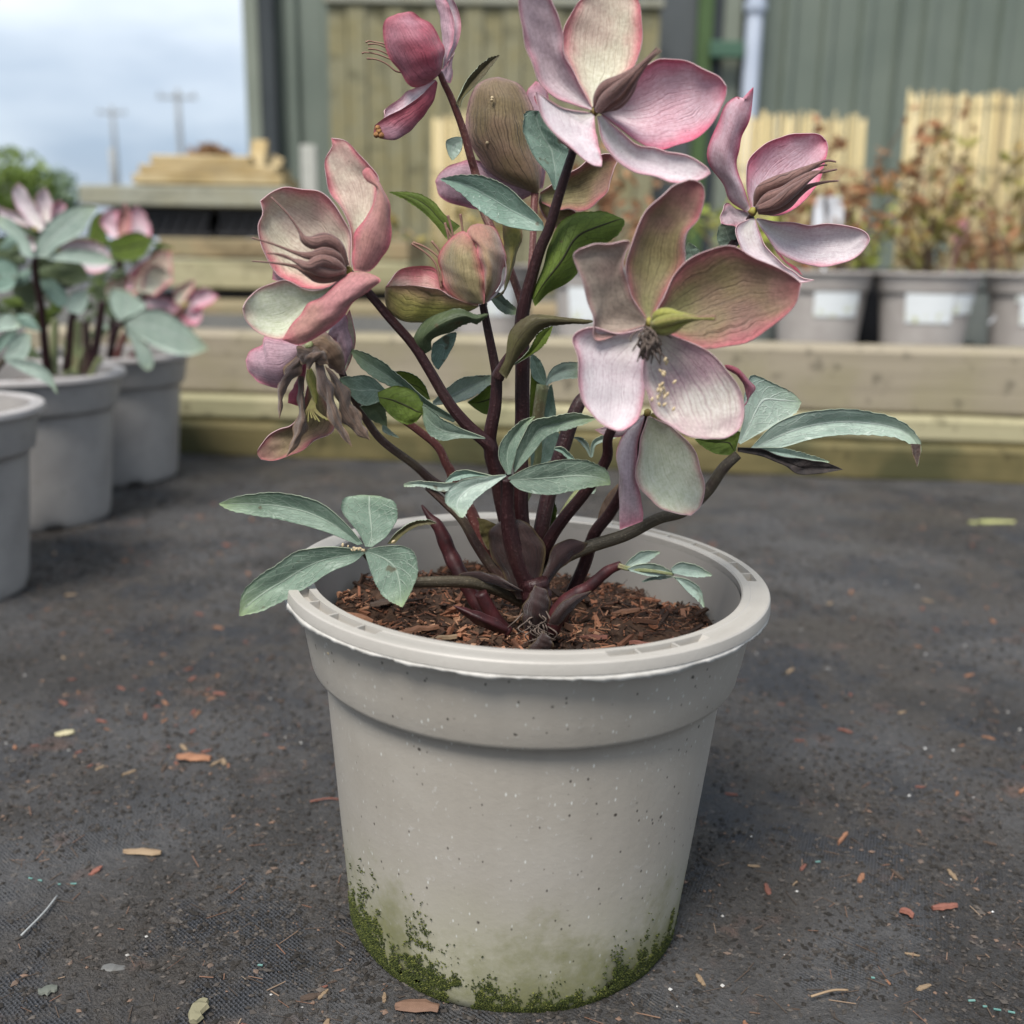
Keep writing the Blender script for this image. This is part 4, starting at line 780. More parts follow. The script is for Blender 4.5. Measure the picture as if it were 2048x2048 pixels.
# ---- right flower
f = flower('Z2', '1268,1105', .028, 9); Y = .03
pet(f, 'Z2', '1235,1108 1150,1050 1120,970 1055,885 1040,800 1060,715 1092,620 1130,545 1186,500 1200,522 1270,456', '1255,1085 1222,990 1192,880 1190,800 1212,715 1250,600 1268,500 1270,456', Y, ('in_pink', 'out_red'), d=(0, -1.6), e=(.4, 0), bulge=-.5)
pet(f, 'Z2', '1245,1105 1180,1090 1130,1060 1100,1125 1103,1168', '1255,1125 1220,1170 1160,1180 1103,1168', Y+.002, ('in_mauve', 'out_red'), d=(0, -.8), bulge=.1)
pet(f, 'Z2', '1262,1092 1232,985 1228,900 1260,820 1330,752 1420,720 1480,700 1560,692 1620,705 1652,735', '1290,1100 1400,1128 1470,1100 1540,1050 1592,990 1630,900 1652,820 1659,770 1652,735', Y, ('in_pink', 'out_red'), d=(.2, 1.1), bulge=.6, nv=22)
pet(f, 'Z2', '1288,1138 1400,1160 1550,1168 1680,1170 1780,1180 1840,1205 1870,1225 1879,1250', '1285,1150 1340,1235 1420,1322 1520,1372 1640,1390 1750,1376 1830,1322 1870,1272 1879,1250', Y-.004, ('in_lav', 'out_pink'), d=(0, -.6), bulge=.5)
pet(f, 'Z2', '1258,1140 1192,1170 1175,1210 1200,1290 1260,1352 1350,1415 1450,1472 1530,1477 1588,1462', '1280,1142 1310,1230 1360,1310 1420,1370 1480,1420 1530,1450 1588,1462', Y-.007, ('in_lav', 'out_red'), d=(0, -1.4), bulge=.3)
pet(f, 'Z2', '1290,1160 1360,1265 1400,1330 1460,1390 1528,1440', '1300,1160 1390,1290 1440,1360 1500,1400 1528,1440', Y-.002, ('in_pink', 'out_red'), 'out', d=(0, -.6))
for pts_, dd, R_ in (('1290,1075 1310,1000 1380,960 1460,930 1540,890 1620,850 1660,838 1702,845', (0, -1.0, -1.6), 38), ('1295,1090 1350,1040 1430,1010 1510,950 1580,905 1650,895 1708,884', (-.4, -1.6, -2.), 38), ('1300,1100 1370,1090 1440,1060 1500,1010 1570,970 1650,950 1716,944', (-.2, -1.2, -1.8), 36), ('1300,1090 1390,1060 1470,1000 1550,940 1600,910 1640,880', (-.8, -1.9, -2.2), 34), ('1300,1080 1340,990 1430,940 1520,900 1620,865 1655,862', (.3, -.7, -1.3), 30)):
    pod(f, 'Z2', pts_, Y, dd, R_)
S4 = q('Z2', '1262,1130 1215,1200 1180,1260')+q('Z5', '925,370 840,560 790,680 620,840 380,1000 240,1080')+q('Z7', '1040,80 960,300 880,560 830,800 800,1000 810,1160')
stem(S4, None, .03, (0, .6, .2, -.5, -1.2, -1.8, -2.5, -2.5), (7, 9, 10, 11, 12, 15, 16, 18), 'stem')
leaf('Z2', '1160,1270 1110,1290 1085,1250 1090,1190 1110,1165', '1180,1250 1182,1210 1170,1175 1110,1165', .034, ('l_glauc', 'l_dark'))
leaf('Z5', '760,440 700,440 705,390 715,350', '765,420 770,390 740,365 715,350', .03, ('l_glauc', 'l_dark'))

# ---- big front flower, facing the camera
f = flower('Z5', '525,735', -.05, 10); Y = -.052
pet(f, 'Z5', '505,752 400,790 268,820 252,700 215,580 175,470 163,410 190,380', '515,720 460,640 425,560 408,470 413,400 430,346 330,352 250,362 190,380', Y, ('in_taupe', 'out_pink'), d=(0, -.9), bulge=.35, nv=22)
pet(f, 'Z5', '508,712 440,620 413,520 420,420 440,340 490,240 560,150 640,80 720,45', '540,720 600,600 660,520 695,440 700,380 720,300 770,230 798,140 790,80 755,52 720,45', Y+.002, ('in_olive', 'out_olive'), d=(0, -.4), bulge=.5)
pet(f, 'Z5', '540,722 590,620 650,510 720,430 820,385 930,370 1050,420 1150,470 1220,510 1263,545', '545,745 660,812 780,860 900,857 1000,830 1100,770 1190,700 1242,630 1263,545', Y+.001, ('in_olive', 'out_pink'), d=(0, -.6), bulge=.55, nv=22)
pet(f, 'Z5', '505,762 380,790 255,756 164,800 175,900 185,1020 210,1120 270,1200 340,1250', '520,775 512,900 507,1000 502,1100 480,1190 430,1246 395,1264 340,1250', Y-.002, ('in_lav', 'out_pink'), d=(0, -.5), bulge=.45, nv=22)
pet(f, 'Z5', '530,775 500,900 497,1000 515,1080 540,1150 600,1215 700,1277 800,1297', '545,765 650,805 760,850 860,920 940,1010 980,1100 986,1190 962,1255 900,1287 800,1297', Y-.004, ('in_purple', 'out_pink'), d=(0, -.8), bulge=.4, nv=22)
for pts_, dd, R_ in (('545,735 570,700 620,690 680,700 760,715 845,708', (-.3, -1.0, -1.4), 26), ('545,745 580,735 640,720 700,715 770,718 845,716', (-.6, -1.5, -1.5), 28), ('545,755 585,775 640,765 700,735 770,722 840,722', (-.4, -1.2, -1.5), 26), ('545,740 600,710 660,700 720,705 790,712 842,704', (-.1, -.8, -1.2), 22)):
    pod(f, 'Z5', pts_, Y-.004, dd, R_, 'pod_green')
for k in range(5): style(f, 'Z5', f'{690+6*k},{702+6*k} 760,{708+3*k} 848,{704+5*k}', Y-.018, (0, 0), 1.6, 'style')
x0, y0, k5 = FR['Z5']
for k in range(46):
    ax_, ay_ = random.gauss(525, 22), random.uniform(755, 800); bx_, by_ = ax_+random.gauss(18, 36), ay_+random.uniform(50, 150)
    tube('dried_stamen', f, [(x0+k5*ax_, y0+k5*ay_), (x0+k5*((ax_+bx_)/2+random.gauss(0, 16)), y0+k5*(ay_+by_)/2), (x0+k5*bx_, y0+k5*by_)], Y-.006, (-.1, -.5-random.random()*.4, -.3-random.random()*.4), [1.6, 2.0, 1.5], M['strand'], n=6)
SEEDV, SEEDF = lathe([(1e-5, -1), (.55, -.72), (.85, -.2), (.85, .25), (.5, .78), (1e-5, 1)], 8)
def seed(par, p, Yv, r):
    c_ = at([p], [Yv])[0]; a_ = random.uniform(-.9, .9); rot = np.array(Matrix.Rotation(a_, 3, 'Y')); V = (SEEDV*np.array([.62, .5, 1])*r*((c_-CAM)@_f)/FPX)@rot.T+c_
    return mesh('seed', V, SEEDF, M['seed'], par)
for k in range(26):
    s_ = random.random(); px, py = (random.gauss(590, 20), random.gauss(1060, 42)) if k > 5 else random.choice([(518, 965), (605, 915), (625, 840), (645, 1155), (520, 985), (612, 930)]); seed(f, (x0+k5*px, y0+k5*py), Y-.0095-random.random()*.002, 5.6)
S5 = q('Z5', '522,745 505,860 470,1000 400,1160 330,1290')+q('Z7', '1195,380 1080,560 950,720 870,850 830,1000 815,1160')
stem(S5, None, -.048, (0, 1.2, 2.2, 3.0, 3.8, 4.6), (8, 9, 10, 12, 13, 15), 'stem')

# ---- drooping flower below it
f = flower('Z5', '520,1172', -.024, 8); Y = -.026
pet(f, 'Z5', '900,960 960,1000 990,1050 1000,1120 985,1140', '890,940 950,955 1000,1005 1037,1052 1010,1100 985,1140', Y+.002, ('in_pink', 'out_red'), 'out', bulge=-.2)
boat(f, 'Z5', '505,1190 475,1300 465,1450 480,1560 498,1650 495,1695', '500,1190 430,1280 400,1400 408,1540 405,1650 400,1732', '490,1200 405,1275 380,1350 384,1500 385,1640 398,1732', Y-.002, ('in_mauve', 'in_mauve'), e=(-.3, .2), ek=-.6)
pet(f, 'Z5', '520,1190 490,1300 468,1440 475,1530 540,1602 620,1652 730,1667', '545,1195 650,1250 722,1320 770,1430 792,1530 780,1622 730,1667', Y-.006, ('in_green', 'out_pink'), d=(0, -.6), bulge=.5)
pet(f, 'Z5', '500,1180 420,1220 330,1235 265,1255', '480,1230 400,1285 320,1285 265,1255', Y+.002, ('in_mauve', 'out_pink'))
pet(f, 'Z5', '540,1175 570,1170 620,1220 650,1260', '530,1190 560,1235 610,1258 650,1260', Y, ('in_green', 'out_lime'), 'out')
stem(q('Z5', '520,1165 505,1220 480,1300 440,1420')+q('Z7', '1280,560 1215,680 1130,790 1075,960 1000,1130 940,1290'), None, -.022, (0, .8, 1.2, 1.8, 2.2, 2.4), (6, 8, 10, 12, 13, 12), 'stem')

# ---- left flower, open to the left
f = flower('Z3', '672,800', -.018, 9); Y = -.02
pet(f, 'Z3', '660,815 560,897 430,895 340,872 270,822 215,742 172,640 170,560 188,480 172,402', '678,775 690,650 668,550 600,430 520,360 420,328 320,325 240,350 172,402', Y+.004, ('in_cream', 'out_red'), d=(0, .2), bulge=.9, nv=22)
pet(f, 'Z3', '688,790 690,650 688,575 630,450 568,350 543,250 545,170 580,95 575,45', '700,740 760,560 830,400 842,280 800,200 720,120 650,60 575,45', Y+.002, ('in_cream', 'out_pink'), d=(0, .8), bulge=.4)
pet(f, 'Z3', '703,800 693,700 708,600 768,500 815,420 830,330 780,292 754,240 775,217', '792,806 850,742 902,660 918,540 906,430 870,340 832,270 795,220 775,217', Y-.003, ('in_cream', 'out_pink'), 'out', d=(0, .3), bulge=-.5)
pet(f, 'Z3', '660,815 560,895 430,905 300,850 180,898 105,955 72,1010', '672,838 560,932 450,1010 360,1110 302,1187 180,1162 90,1088 72,1010', Y-.004, ('in_green', 'out_pink'), d=(0, -1.), bulge=.3, nv=22)
pet(f, 'Z3', '690,808 640,835 560,918 440,1008 362,1090 298,1192', '760,806 856,852 795,905 722,975 620,1082 500,1172 390,1217 298,1192', Y-.008, ('in_green', 'out_pink'), 'out', d=(0, -1.0), bulge=-.5)
pet(f, 'Z3', '640,820 400,860 260,800 245,790', '640,830 420,880 280,860 240,850', Y+.008, ('in_mauve', 'out_mauve'))
for pts_, dd, R_ in (('655,770 610,660 540,625 470,640 420,620 395,575 330,480 235,382', (0, -.9, -1.), 42), ('645,785 600,720 530,700 460,715 380,700 250,650 125,612', (-.4, -1.5, -1.6), 34), ('650,800 590,760 510,745 440,775 380,750 300,710 212,700', (-.8, -1.9, -1.9), 36), ('655,815 580,835 500,835 430,800 370,775 250,755 125,745', (-.4, -1.3, -1.5), 34), ('650,800 560,810 480,790 400,750 330,730 240,700', (-.9, -1.8, -1.7), 30)):
    pod(f, 'Z3', pts_, Y, dd, R_)
S7 = q('Z3', '680,810 770,905 900,1060 1040,1220 1130,1360 1250,1560 1360,1690 1470,1790')+q('Z7', '560,370 590,480 620,640 690,900 780,1120')
stem(S7, None, -.016, (0, .4, .6, .6, 1.0, 1.4), (8, 9, 10, 11, 13, 14, 15, 15, 17), 'stem')

# ---- withered flower below it
f = flower('Z3', '450,1225', -.008, 9, 'stem_green'); Y = -.008
pet(f, 'Z3', '650,1390 690,1300 715,1190 700,1100 680,1020', '640,1340 650,1260 655,1150 660,1060 680,1020', Y+.012, ('in_cream', 'out_pink'))
pet(f, 'Z3', '560,1150 600,1090 650,1040 675,1130 690,1220 655,1340', '560,1160 600,1200 630,1260 645,1320 655,1340', Y+.008, ('in_mauve', 'out_mauve'), 'out', bulge=-.3)
pet(f, 'Z3', '425,1240 350,1200 270,1180 205,1163 200,1220 120,1250 90,1310', '415,1280 350,1385 280,1472 180,1440 120,1392 90,1310', Y, ('in_mauve', 'out_mauve'), 'out', bulge=-.6)
pet(f, 'Z3', '440,1200 530,1148 600,1195 645,1280 650,1392', '450,1250 530,1305 580,1365 650,1392', Y+.002, ('in_taupe', 'out_olive'), 'out', bulge=-.4)
pet(f, 'Z3', '450,1420 380,1640 290,1695 200,1760 155,1830 175,1872', '500,1420 590,1690 480,1775 370,1842 250,1877 175,1872', Y+.004, ('in_olive', 'out_red'), 'in', bulge=.3)
pet(f, 'Z3', '420,1300 380,1420 340,1500 330,1550', '440,1300 420,1440 400,1560 330,1550', Y+.004, ('in_pink', 'out_red'), 'out', bulge=-.2)
for L_, R_, dy in (('390,1280 310,1350 278,1450 275,1560 280,1640', '440,1290 380,1380 320,1470 300,1560 280,1640', -.004), ('390,1400 385,1520 385,1640 350,1760 322,1852', '420,1400 420,1560 440,1680 400,1770 322,1852', -.001), ('485,1310 500,1450 560,1620 620,1720 692,1800', '520,1310 580,1450 600,1560 650,1680 692,1800', -.010), ('540,1340 590,1480 630,1640 700,1720 795,1760', '580,1370 690,1520 740,1620 775,1710 795,1760', -.003), ('380,1270 400,1240 520,1240 560,1330', '385,1290 420,1330 480,1330 560,1330', -.007)):
    blade('withered_petal', f, q('Z3', L_), q('Z3', R_), Y+dy, d=(0, -.6), bulge=-.4, face='in', mats=(M['dead'], M['dead'], M['dead_edge']), rip=.0028, nu=60)
stem('Z3', '450,1355 460,1410 480,1480 488,1560', Y-.004, (0, 0), (5, 10, 11, 8, 3), 'pod_green', par=f, name='pistil')
for k in range(9): style(f, 'Z3', f'{470+2*k},1520 {455+7*k-20},1590 {400+22*k},{1640+10*(k%3)}', Y-.004, (0, -.2), 1.6, 'style_g')
S8 = q('Z3', '520,1180 600,1300 680,1480 730,1570 850,1750 1050,1905')+q('Z7', '220,490 320,560 430,660 500,820 600,960 720,1100')
stem(S8, None, -.004, (0, .8, 1.4, 1.6, 1.4, .8), (6, 8, 8, 9, 10, 11, 12), 'stem_brown')
stem(q('Z3', '840,1535 930,1610 1060,1700 1180,1800 1230,1900')+q('Z7', '330,440 370,540 440,660 520,830 640,1000 760,1130'), None, .0, (0, .6, .8, .6), (6, 8, 9, 11, 13, 14), 'stem_red')

# ---- closed bud
f = flower('Z4', '735,672', -.004, 9, 'stem'); Y = -.006
boat(f, 'Z4', '700,678 560,600 440,500 380,410 250,402 150,425 80,500 42,548', '705,690 600,742 450,792 300,797 150,772 68,712 38,640 42,548', '685,690 550,640 420,570 300,545 150,540 80,545 42,552', Y-.002, ('in_cream', 'out_lime'), e=(1.0, -.8), ek=.1, d=(0, -.4))
pet(f, 'Z4', '740,670 760,655 830,590 880,500 900,400 890,330', '765,665 840,600 895,500 905,420 890,330', Y, ('in_lav', 'out_mauve'))
pet(f, 'Z4', '760,655 880,600 900,480 888,300 878,110', '770,660 900,560 950,400 1000,230 1012,130 960,100 878,110', Y+.012, ('in_olive', 'out_lime'), 'out', d=(0, 0), bulge=-.3)
pet(f, 'Z4', '733,672 745,560 735,430 690,280 625,180 650,118 700,100', '760,665 822,580 872,480 892,370 882,260 842,160 780,108 700,100', Y-.003, ('in_cream', 'out_bud'), 'out', d=(0, .2), bulge=-1.2, e=(-.8, .9))
pet(f, 'Z4', '715,675 600,662 500,592 440,482 425,380 460,260 530,180 600,155 640,190', '745,670 752,560 745,420 705,290 665,225 640,190', Y-.010, ('in_cream', 'out_bud'), 'out', d=(0, .3), bulge=-.9, e=(1.3, 0))
for s_ in ('440,560 400,390 330,310 225,240', '440,520 430,360 330,270 235,232', '450,480 430,310 370,222', '500,300 490,200 465,90', '530,300 520,170 485,38', '590,250 592,160 575,28', '560,300 500,170 478,130'): style(f, 'Z4', s_, Y+.004, (0, 0), 2.4)
S9 = q('Z4', '735,672 770,850 820,1100 835,1190 825,1400 795,1560 785,1660 830,1800')+q('Z7', '600,500 650,700 720,960 790,1140')
stem(S9, None, -.005, (0, .2, .3, .5, .6), (8, 9, 11, 13, 14, 15, 16, 18, 20), 'stem')

# ---- upper leaves
leaf('Z1', '830,1560 720,1480 640,1390 520,1335 340,1325', '735,1650 650,1540 560,1450 440,1370 340,1325', .012, ('l_glauc', 'l_under'), 'out', d=(0, .3), bulge=-.15)
leaf('Z4', '290,1045 240,965 255,880 330,790 450,725 570,713 640,735 690,752 772,742', '370,1000 368,930 440,890 540,850 640,800 690,810 772,750', -.012, ('l_glauc', 'l_dark'), 'out', d=(.2, -.4), bulge=-.4, crease=-.1)
leaf('Z4', '372,985 368,1060 395,1115 420,1142', '380,955 460,900 545,880 510,1000 420,1142', -.004, ('l_blue', 'l_dark'))
leaf('Z4', '850,1155 900,1060 918,900 975,820 1080,753 1200,760 1350,775 1525,792', '905,1210 970,1080 1060,960 1140,865 1250,822 1400,812 1470,812 1525,800', -.012, ('l_glauc', 'l_olive'), 'out', d=(0, -.4), bulge=-.4)
leaf('Z4', '950,1110 1060,1010 1140,880 1235,830', '960,1110 1130,1005 1195,930 1235,830', -.006, ('l_under', 'l_under'))
stem('Z4', '840,1200 870,1140 920,1060 960,1000', -.008, (0, -.2), (14, 12, 9), 'stem')
leaf('Z4', '785,590 850,590 900,640 990,720', '780,620 830,690 900,740 990,745', .004, ('l_glauc', 'l_olive'))
# left cluster
LC = stem('Z3', '850,1540 880,1565 930,1612 980,1645', .000, (-.2, .3), (6, 7, 8), 'stem_brown', name='leaf_stalk')
def lc(L, R, Y, m=('l_glauc', 'l_under'), **k): leaf('Z3', L, R, Y, m, par=LC, name='leaflet', **k)
lc('1290,1640 1130,1540 1000,1430 880,1330 770,1270 675,1243', '1270,1662 1120,1592 980,1490 860,1430 750,1350 675,1243', -.002, d=(0, .2), crease=.3)
lc('890,1480 800,1402 710,1400 625,1415 660,1465', '880,1495 850,1542 760,1562 690,1512 660,1465', -.010)
lc('838,1490 940,1455 1035,1480 1092,1550 1102,1605', '850,1545 900,1605 960,1652 1040,1665 1102,1605', -.014, ('l_under', 'l_dark'), bulge=-.2)
lc('1000,1465 950,1400 938,1372 1040,1388 1105,1450 1137,1530', '1010,1475 1070,1515 1137,1530', .006, ('l_under', 'l_dark'))
lc('1450,1748 1300,1690 1200,1640 1100,1565 1097,1605', '1450,1755 1300,1752 1200,1762 1130,1722 1098,1650 1097,1605', -.016)
lc('738,1570 840,1540 880,1600 892,1682', '740,1575 800,1642 892,1682', -.004, ('l_dark', 'l_dark'))
lc('1150,1545 1240,1460 1330,1408 1482,1393', '1160,1565 1300,1545 1400,1502 1475,1440 1482,1393', .02, ('l_pale', 'l_under'), crease=.3)
lc('1350,1545 1400,1510 1480,1450 1490,1530', '1350,1550 1420,1600 1470,1610 1490,1530', .024, ('l_under', 'l_under'))
lc('880,1660 900,1700 960,1750', '870,1650 870,1710 960,1750', .002, ('l_pale', 'l_pale'))
# middle cluster
MC = stem('Z7', '645,480 648,560 650,700 690,900 760,1080 810,1180', -.022, (0, .4, 1.2), (15, 14, 17, 22, 26), 'stem', name='leaf_stalk')
def mc(fr, L, R, Y, m=('l_glauc', 'l_under'), **k): leaf(fr, L, R, Y, m, par=MC, name='leaflet', **k)
mc('Z4', '912,1895 860,1800 853,1710 900,1620 1000,1520 1107,1476', '935,1890 972,1750 1005,1640 1062,1530 1107,1476', -.022, crease=.25, d=(0, .3))
mc('Z4', '955,1860 970,1750 1030,1600 1100,1510 1250,1478 1400,1458 1555,1490', '965,1880 1100,1735 1200,1612 1330,1572 1450,1532 1555,1490', -.020, crease=.3, d=(0, -.6))
mc('Z7', '650,485 760,430 900,393 1060,388 1150,418 1202,460 1218,522', '655,500 720,552 860,577 1000,557 1120,532 1218,522', -.024, ('l_glauc', 'l_under'), d=(0, -1.2), crease=.2)
mc('Z7', '640,466 500,480 400,500 320,560 308,620 350,662 385,703', '642,475 560,535 480,592 432,652 402,702 385,703', -.024, ('l_pale', 'l_under'), d=(0, -.9), crease=.15)
mc('Z7', '565,472 420,443 350,460 305,508', '560,485 450,478 350,500 305,508', -.018, ('l_blue', 'l_under'))
mc('Z7', '372,512 280,512 150,506 75,520', '365,530 300,562 180,532 75,532', -.016, ('l_pale', 'l_dark'))
# behind, centre right
BC = stem('Z4', '1165,1250 1130,1500 1120,1830 1000,2150 980,2450', .028, (0, 0, -1.5), (13, 12, 12, 10), 'stem_green', name='leaf_stalk')
def bc(fr, L, R, Y, m=('l_pale', 'l_under'), **k): leaf(fr, L, R, Y, m, par=BC, name='leaflet', **k)
bc('Z4', '1175,1265 1100,1205 1078,1120 1080,1028', '1195,1225 1180,1150 1135,1070 1080,1028', .028, ('l_blue', 'l_under'))
bc('Z4', '1185,1235 1220,1150 1300,1098 1420,1092', '1190,1260 1240,1230 1330,1205 1420,1200', .026)
bc('Z4', '1080,1140 1075,1300 1075,1480 1100,1600', '1180,1265 1175,1350 1165,1480 1100,1600', .03, ('l_under', 'l_under'))
bc('Z4', '1175,1480 1185,1380 1215,1265 1230,1250', '1185,1500 1255,1480 1245,1360 1230,1250', .03, ('l_blue', 'l_under'))
bc('Z4', '1080,1840 1080,1700 1120,1560 1260,1480', '1110,1850 1230,1780 1280,1650 1260,1480', .026, ('l_blue', 'l_under'))
bc('Z5', '240,1385 215,1340 180,1300 155,1290', '250,1390 235,1330 200,1295 155,1290', .02); bc('Z5', '245,1390 250,1320 300,1285 370,1290', '255,1385 270,1330 310,1310 370,1290', .02)
bc('Z7', '910,315 950,315 990,350 1020,385', '905,330 950,350 985,378 1020,385', .0, ('l_blue', 'l_dark')); bc('Z7', '1070,520 1090,520 1120,535 1138,545', '1080,560 1100,570 1125,568 1138,545', -.006)
# right cluster on a long stalk
RC = stem(q('Z5', '955,1375 885,1440 800,1560 690,1650')+q('Z7', '1480,710 1300,800 1100,865 950,930 830,1030 760,1140'), None, -.006, (0, -.2, -.4, -.4, .0), (10, 12, 12, 12, 13, 14, 15, 16), 'petiole', name='leaf_stalk', flat=.8)
def rc(L, R, Y, m=('l_pale', 'l_under'), **k): leaf('Z5', L, R, Y, m, par=RC, name='leaflet', **k)
rc('955,1315 985,1190 988,1080 1020,993 1120,1028 1222,1080 1262,1122', '968,1325 1060,1272 1150,1222 1232,1170 1262,1122', .012, d=(0, .8), crease=.15)
rc('1020,1340 1120,1240 1250,1180 1400,1156 1550,1163 1700,1195 1790,1250 1838,1325 1825,1430', '1045,1348 1160,1342 1300,1302 1450,1278 1600,1278 1720,1292 1788,1322 1812,1370 1822,1434', -.004, d=(0, -.6), crease=.3, nu=60)
rc('1000,1345 1100,1340 1200,1350 1300,1378 1400,1410', '1010,1360 1100,1372 1190,1395 1300,1410 1400,1410', -.008)
blade('leaflet', RC, q('Z5', '955,1340 1060,1345 1150,1378 1250,1395 1350,1405 1430,1432 1462,1447'), q('Z5', '955,1360 1080,1385 1170,1425 1255,1468 1340,1468 1420,1455 1462,1447'), -.012, mats=(M['l_burn'], M['l_dark'], M['l_burn']), rip=.0012, crease=.2)
rc('940,1378 860,1372 800,1342 748,1300', '945,1355 962,1290 960,1262 860,1283 748,1300', -.006, ('l_under', 'l_dark'))
blade('tip', RC, q('Z5', '1790,1322 1800,1370 1822,1436'), q('Z5', '1838,1325 1836,1370 1822,1436'), -.0108, mats=(M['dead'], M['dead'], M['dead_edge']))
# left low cluster
LL = stem(q('Z6', '990,650 1090,760 1240,840')+q('Z7', '130,1062 300,1058 470,1065 620,1110 760,1180'), None, -.030, (0, .4, 1.2, 2.4), (8, 10, 12, 13, 15), 'petiole', name='leaf_stalk', flat=.8)
def ll(L, R, Y, m=('l_glauc', 'l_under'), **k): leaf('Z6', L, R, Y, m, par=LL, name='leaflet', **k)
ll('985,605 900,500 800,400 680,330 540,290 350,279 170,304 58,345', '950,612 800,548 600,482 400,437 220,407 110,377 58,345', -.028, d=(0, .4), crease=.3)
ll('1000,622 960,540 880,440 847,370 870,310 930,292 1030,294', '1040,628 1130,562 1192,470 1205,390 1182,335 1110,305 1030,294', -.024, d=(0, 1.0), crease=.15)
ll('990,648 880,630 700,628 560,658 430,740 300,830 210,930 188,1066', '1000,662 930,722 780,785 620,882 480,962 330,1034 188,1068', -.032, d=(0, -.8), crease=.3)
ll('998,660 1030,770 1080,880 1130,950 1240,1012', '1010,640 1110,620 1220,618 1302,650 1332,720 1327,830 1282,930 1240,1012', -.034, d=(0, -.8), crease=.2)
ll('1140,605 1200,530 1300,468 1400,453 1457,470', '1190,602 1250,542 1330,492 1400,477 1457,470', -.020, ('l_olive', 'l_olive'))
for k in range(16): seed(LL, q('Z6', f'{random.gauss(955,28)},{random.gauss(638,7)}')[0], -.034, 3.2)
for p_ in ('855,612', '1180,590'): seed(LL, q('Z6', p_)[0], -.033, 5)
# ---- crown: sheaths, shoots, knot
def sheath(fr, L, R, Y, m=('sheath_in', 'sheath'), face='out', **k): return blade('sheath', HB, q(fr, L), q(fr, R), Y, mats=(M[m[0]], M[m[1]], M['dead_edge']), face=face, **k)
sheath('Z7', '700,1150 620,1000 555,900 538,820 560,760 640,710', '760,1160 840,1020 848,860 790,770 720,715 640,710', -.014, bulge=-.5)
sheath('Z7', '760,1160 860,980 900,870 980,825 1090,845', '800,1180 920,1010 1000,930 1060,890 1090,845', -.012, bulge=-.3)
sheath('Z7', '720,1110 600,1030 500,1000 400,1010 380,1020', '830,1150 700,1110 560,1070 450,1040 380,1020', -.016, bulge=-.2)
sheath('Z7', '480,705 540,720 600,760 560,860', '490,720 500,800 540,880 560,860', .002, ('sheath_in', 'sheath_in'))
stem('Z7', '175,635 220,700 270,760 330,900 380,1000 470,1160 560,1290', .012, (0, -.4, -1.4), (2, 8, 13, 16, 16, 15, 14), 'crimson', lump=.05)
stem('Z7', '500,1120 540,1200 600,1290 650,1340', -.02, (0, .2), (13, 15, 14), 'crimson')
sheath('Z7', '660,1320 560,1250 440,1210 350,1190', '640,1350 520,1310 430,1260 350,1190', -.034, ('crimson', 'crimson'), bulge=-.4)
stem('Z7', '205,535 300,620 400,720 480,860 580,1000 720,1120', -.014, (0, 0, .2), (7, 9, 10, 11, 12), 'stem_brown')
stem('Z7', '1275,965 1200,1000 1100,1085 1000,1150 930,1230 880,1330', -.030, (0, .4, .6), (8, 11, 13, 17, 20, 19), 'crimson', lump=.04)
sheath('Z7', '870,1290 930,1190 1010,1140 1110,1110', '930,1300 990,1230 1060,1160 1110,1110', -.037, ('sheath', 'sheath'), bulge=-.3)
for L_, R_, Y_ in (('1290,975 1330,930 1400,892 1492,893', '1310,985 1400,960 1450,925 1492,893', -.030), ('1310,985 1380,962 1470,965 1575,1012', '1325,1000 1420,1025 1500,1022 1575,1012', -.034), ('1550,985 1600,952 1690,970 1780,1022', '1560,1010 1640,1028 1720,1030 1780,1022', -.036), ('1560,1030 1640,1045 1710,1100 1735,1200', '1575,1040 1630,1100 1690,1150 1735,1200', -.036), ('1390,1055 1440,1035 1500,1028 1560,1030', '1395,1062 1450,1048 1510,1040 1560,1030', -.032)):
    leaf('Z7', L_, R_, Y_, ('l_pale', 'l_blue'), nu=30, nv=8)
sheath('Z7', '1140,745 1160,660 1200,580 1260,515', '1160,745 1220,680 1250,600 1260,515', -.002, ('dead', 'dead'))
stem('Z7', '1262,970 1300,982 1360,992 1450,1000 1565,1018', -.032, (.1, -.1, -.3), (6, 5, 4, 3), 'stem_green', name='shoot_stalk')
leaf('Z7', '815,790 830,700 855,655 868,628', '850,840 900,760 918,680 905,622 868,628', .01, ('l_under', 'l_under'), name='shoot')
stem('Z7', '1070,530 1000,620 930,740 870,860 830,980', .008, (0, -.8), (9, 9, 9), 'stem_green')
stem('Z7', '800,1040 815,1160 820,1240 830,1320 830,1420', -.016, (0, 0, 0), (26, 30, 27, 24, 20), 'stem', name='crown', lump=.06)
sheath('Z7', '790,1420 760,1440 800,1380 850,1335', '860,1440 895,1430 890,1380 850,1335', -.040, ('crimson', 'sheath'), bulge=-.3)
sheath('Z7', '740,1330 730,1230 760,1150 800,1080', '850,1330 880,1230 870,1120 800,1080', -.026, ('sheath', 'sheath'), bulge=-.5)
for k in range(26):
    a_, b_ = random.gauss(815, 45), random.gauss(1290, 45); tube('root_fibre', HB, q('Z7', f'{a_},{b_} {a_+random.gauss(0,30)},{b_+40} {a_+random.gauss(0,50)},{b_+80}'), -.026, (-.2, -.5, -.3), [1.6, 1.6, 1.0], M['strand'], n=5)

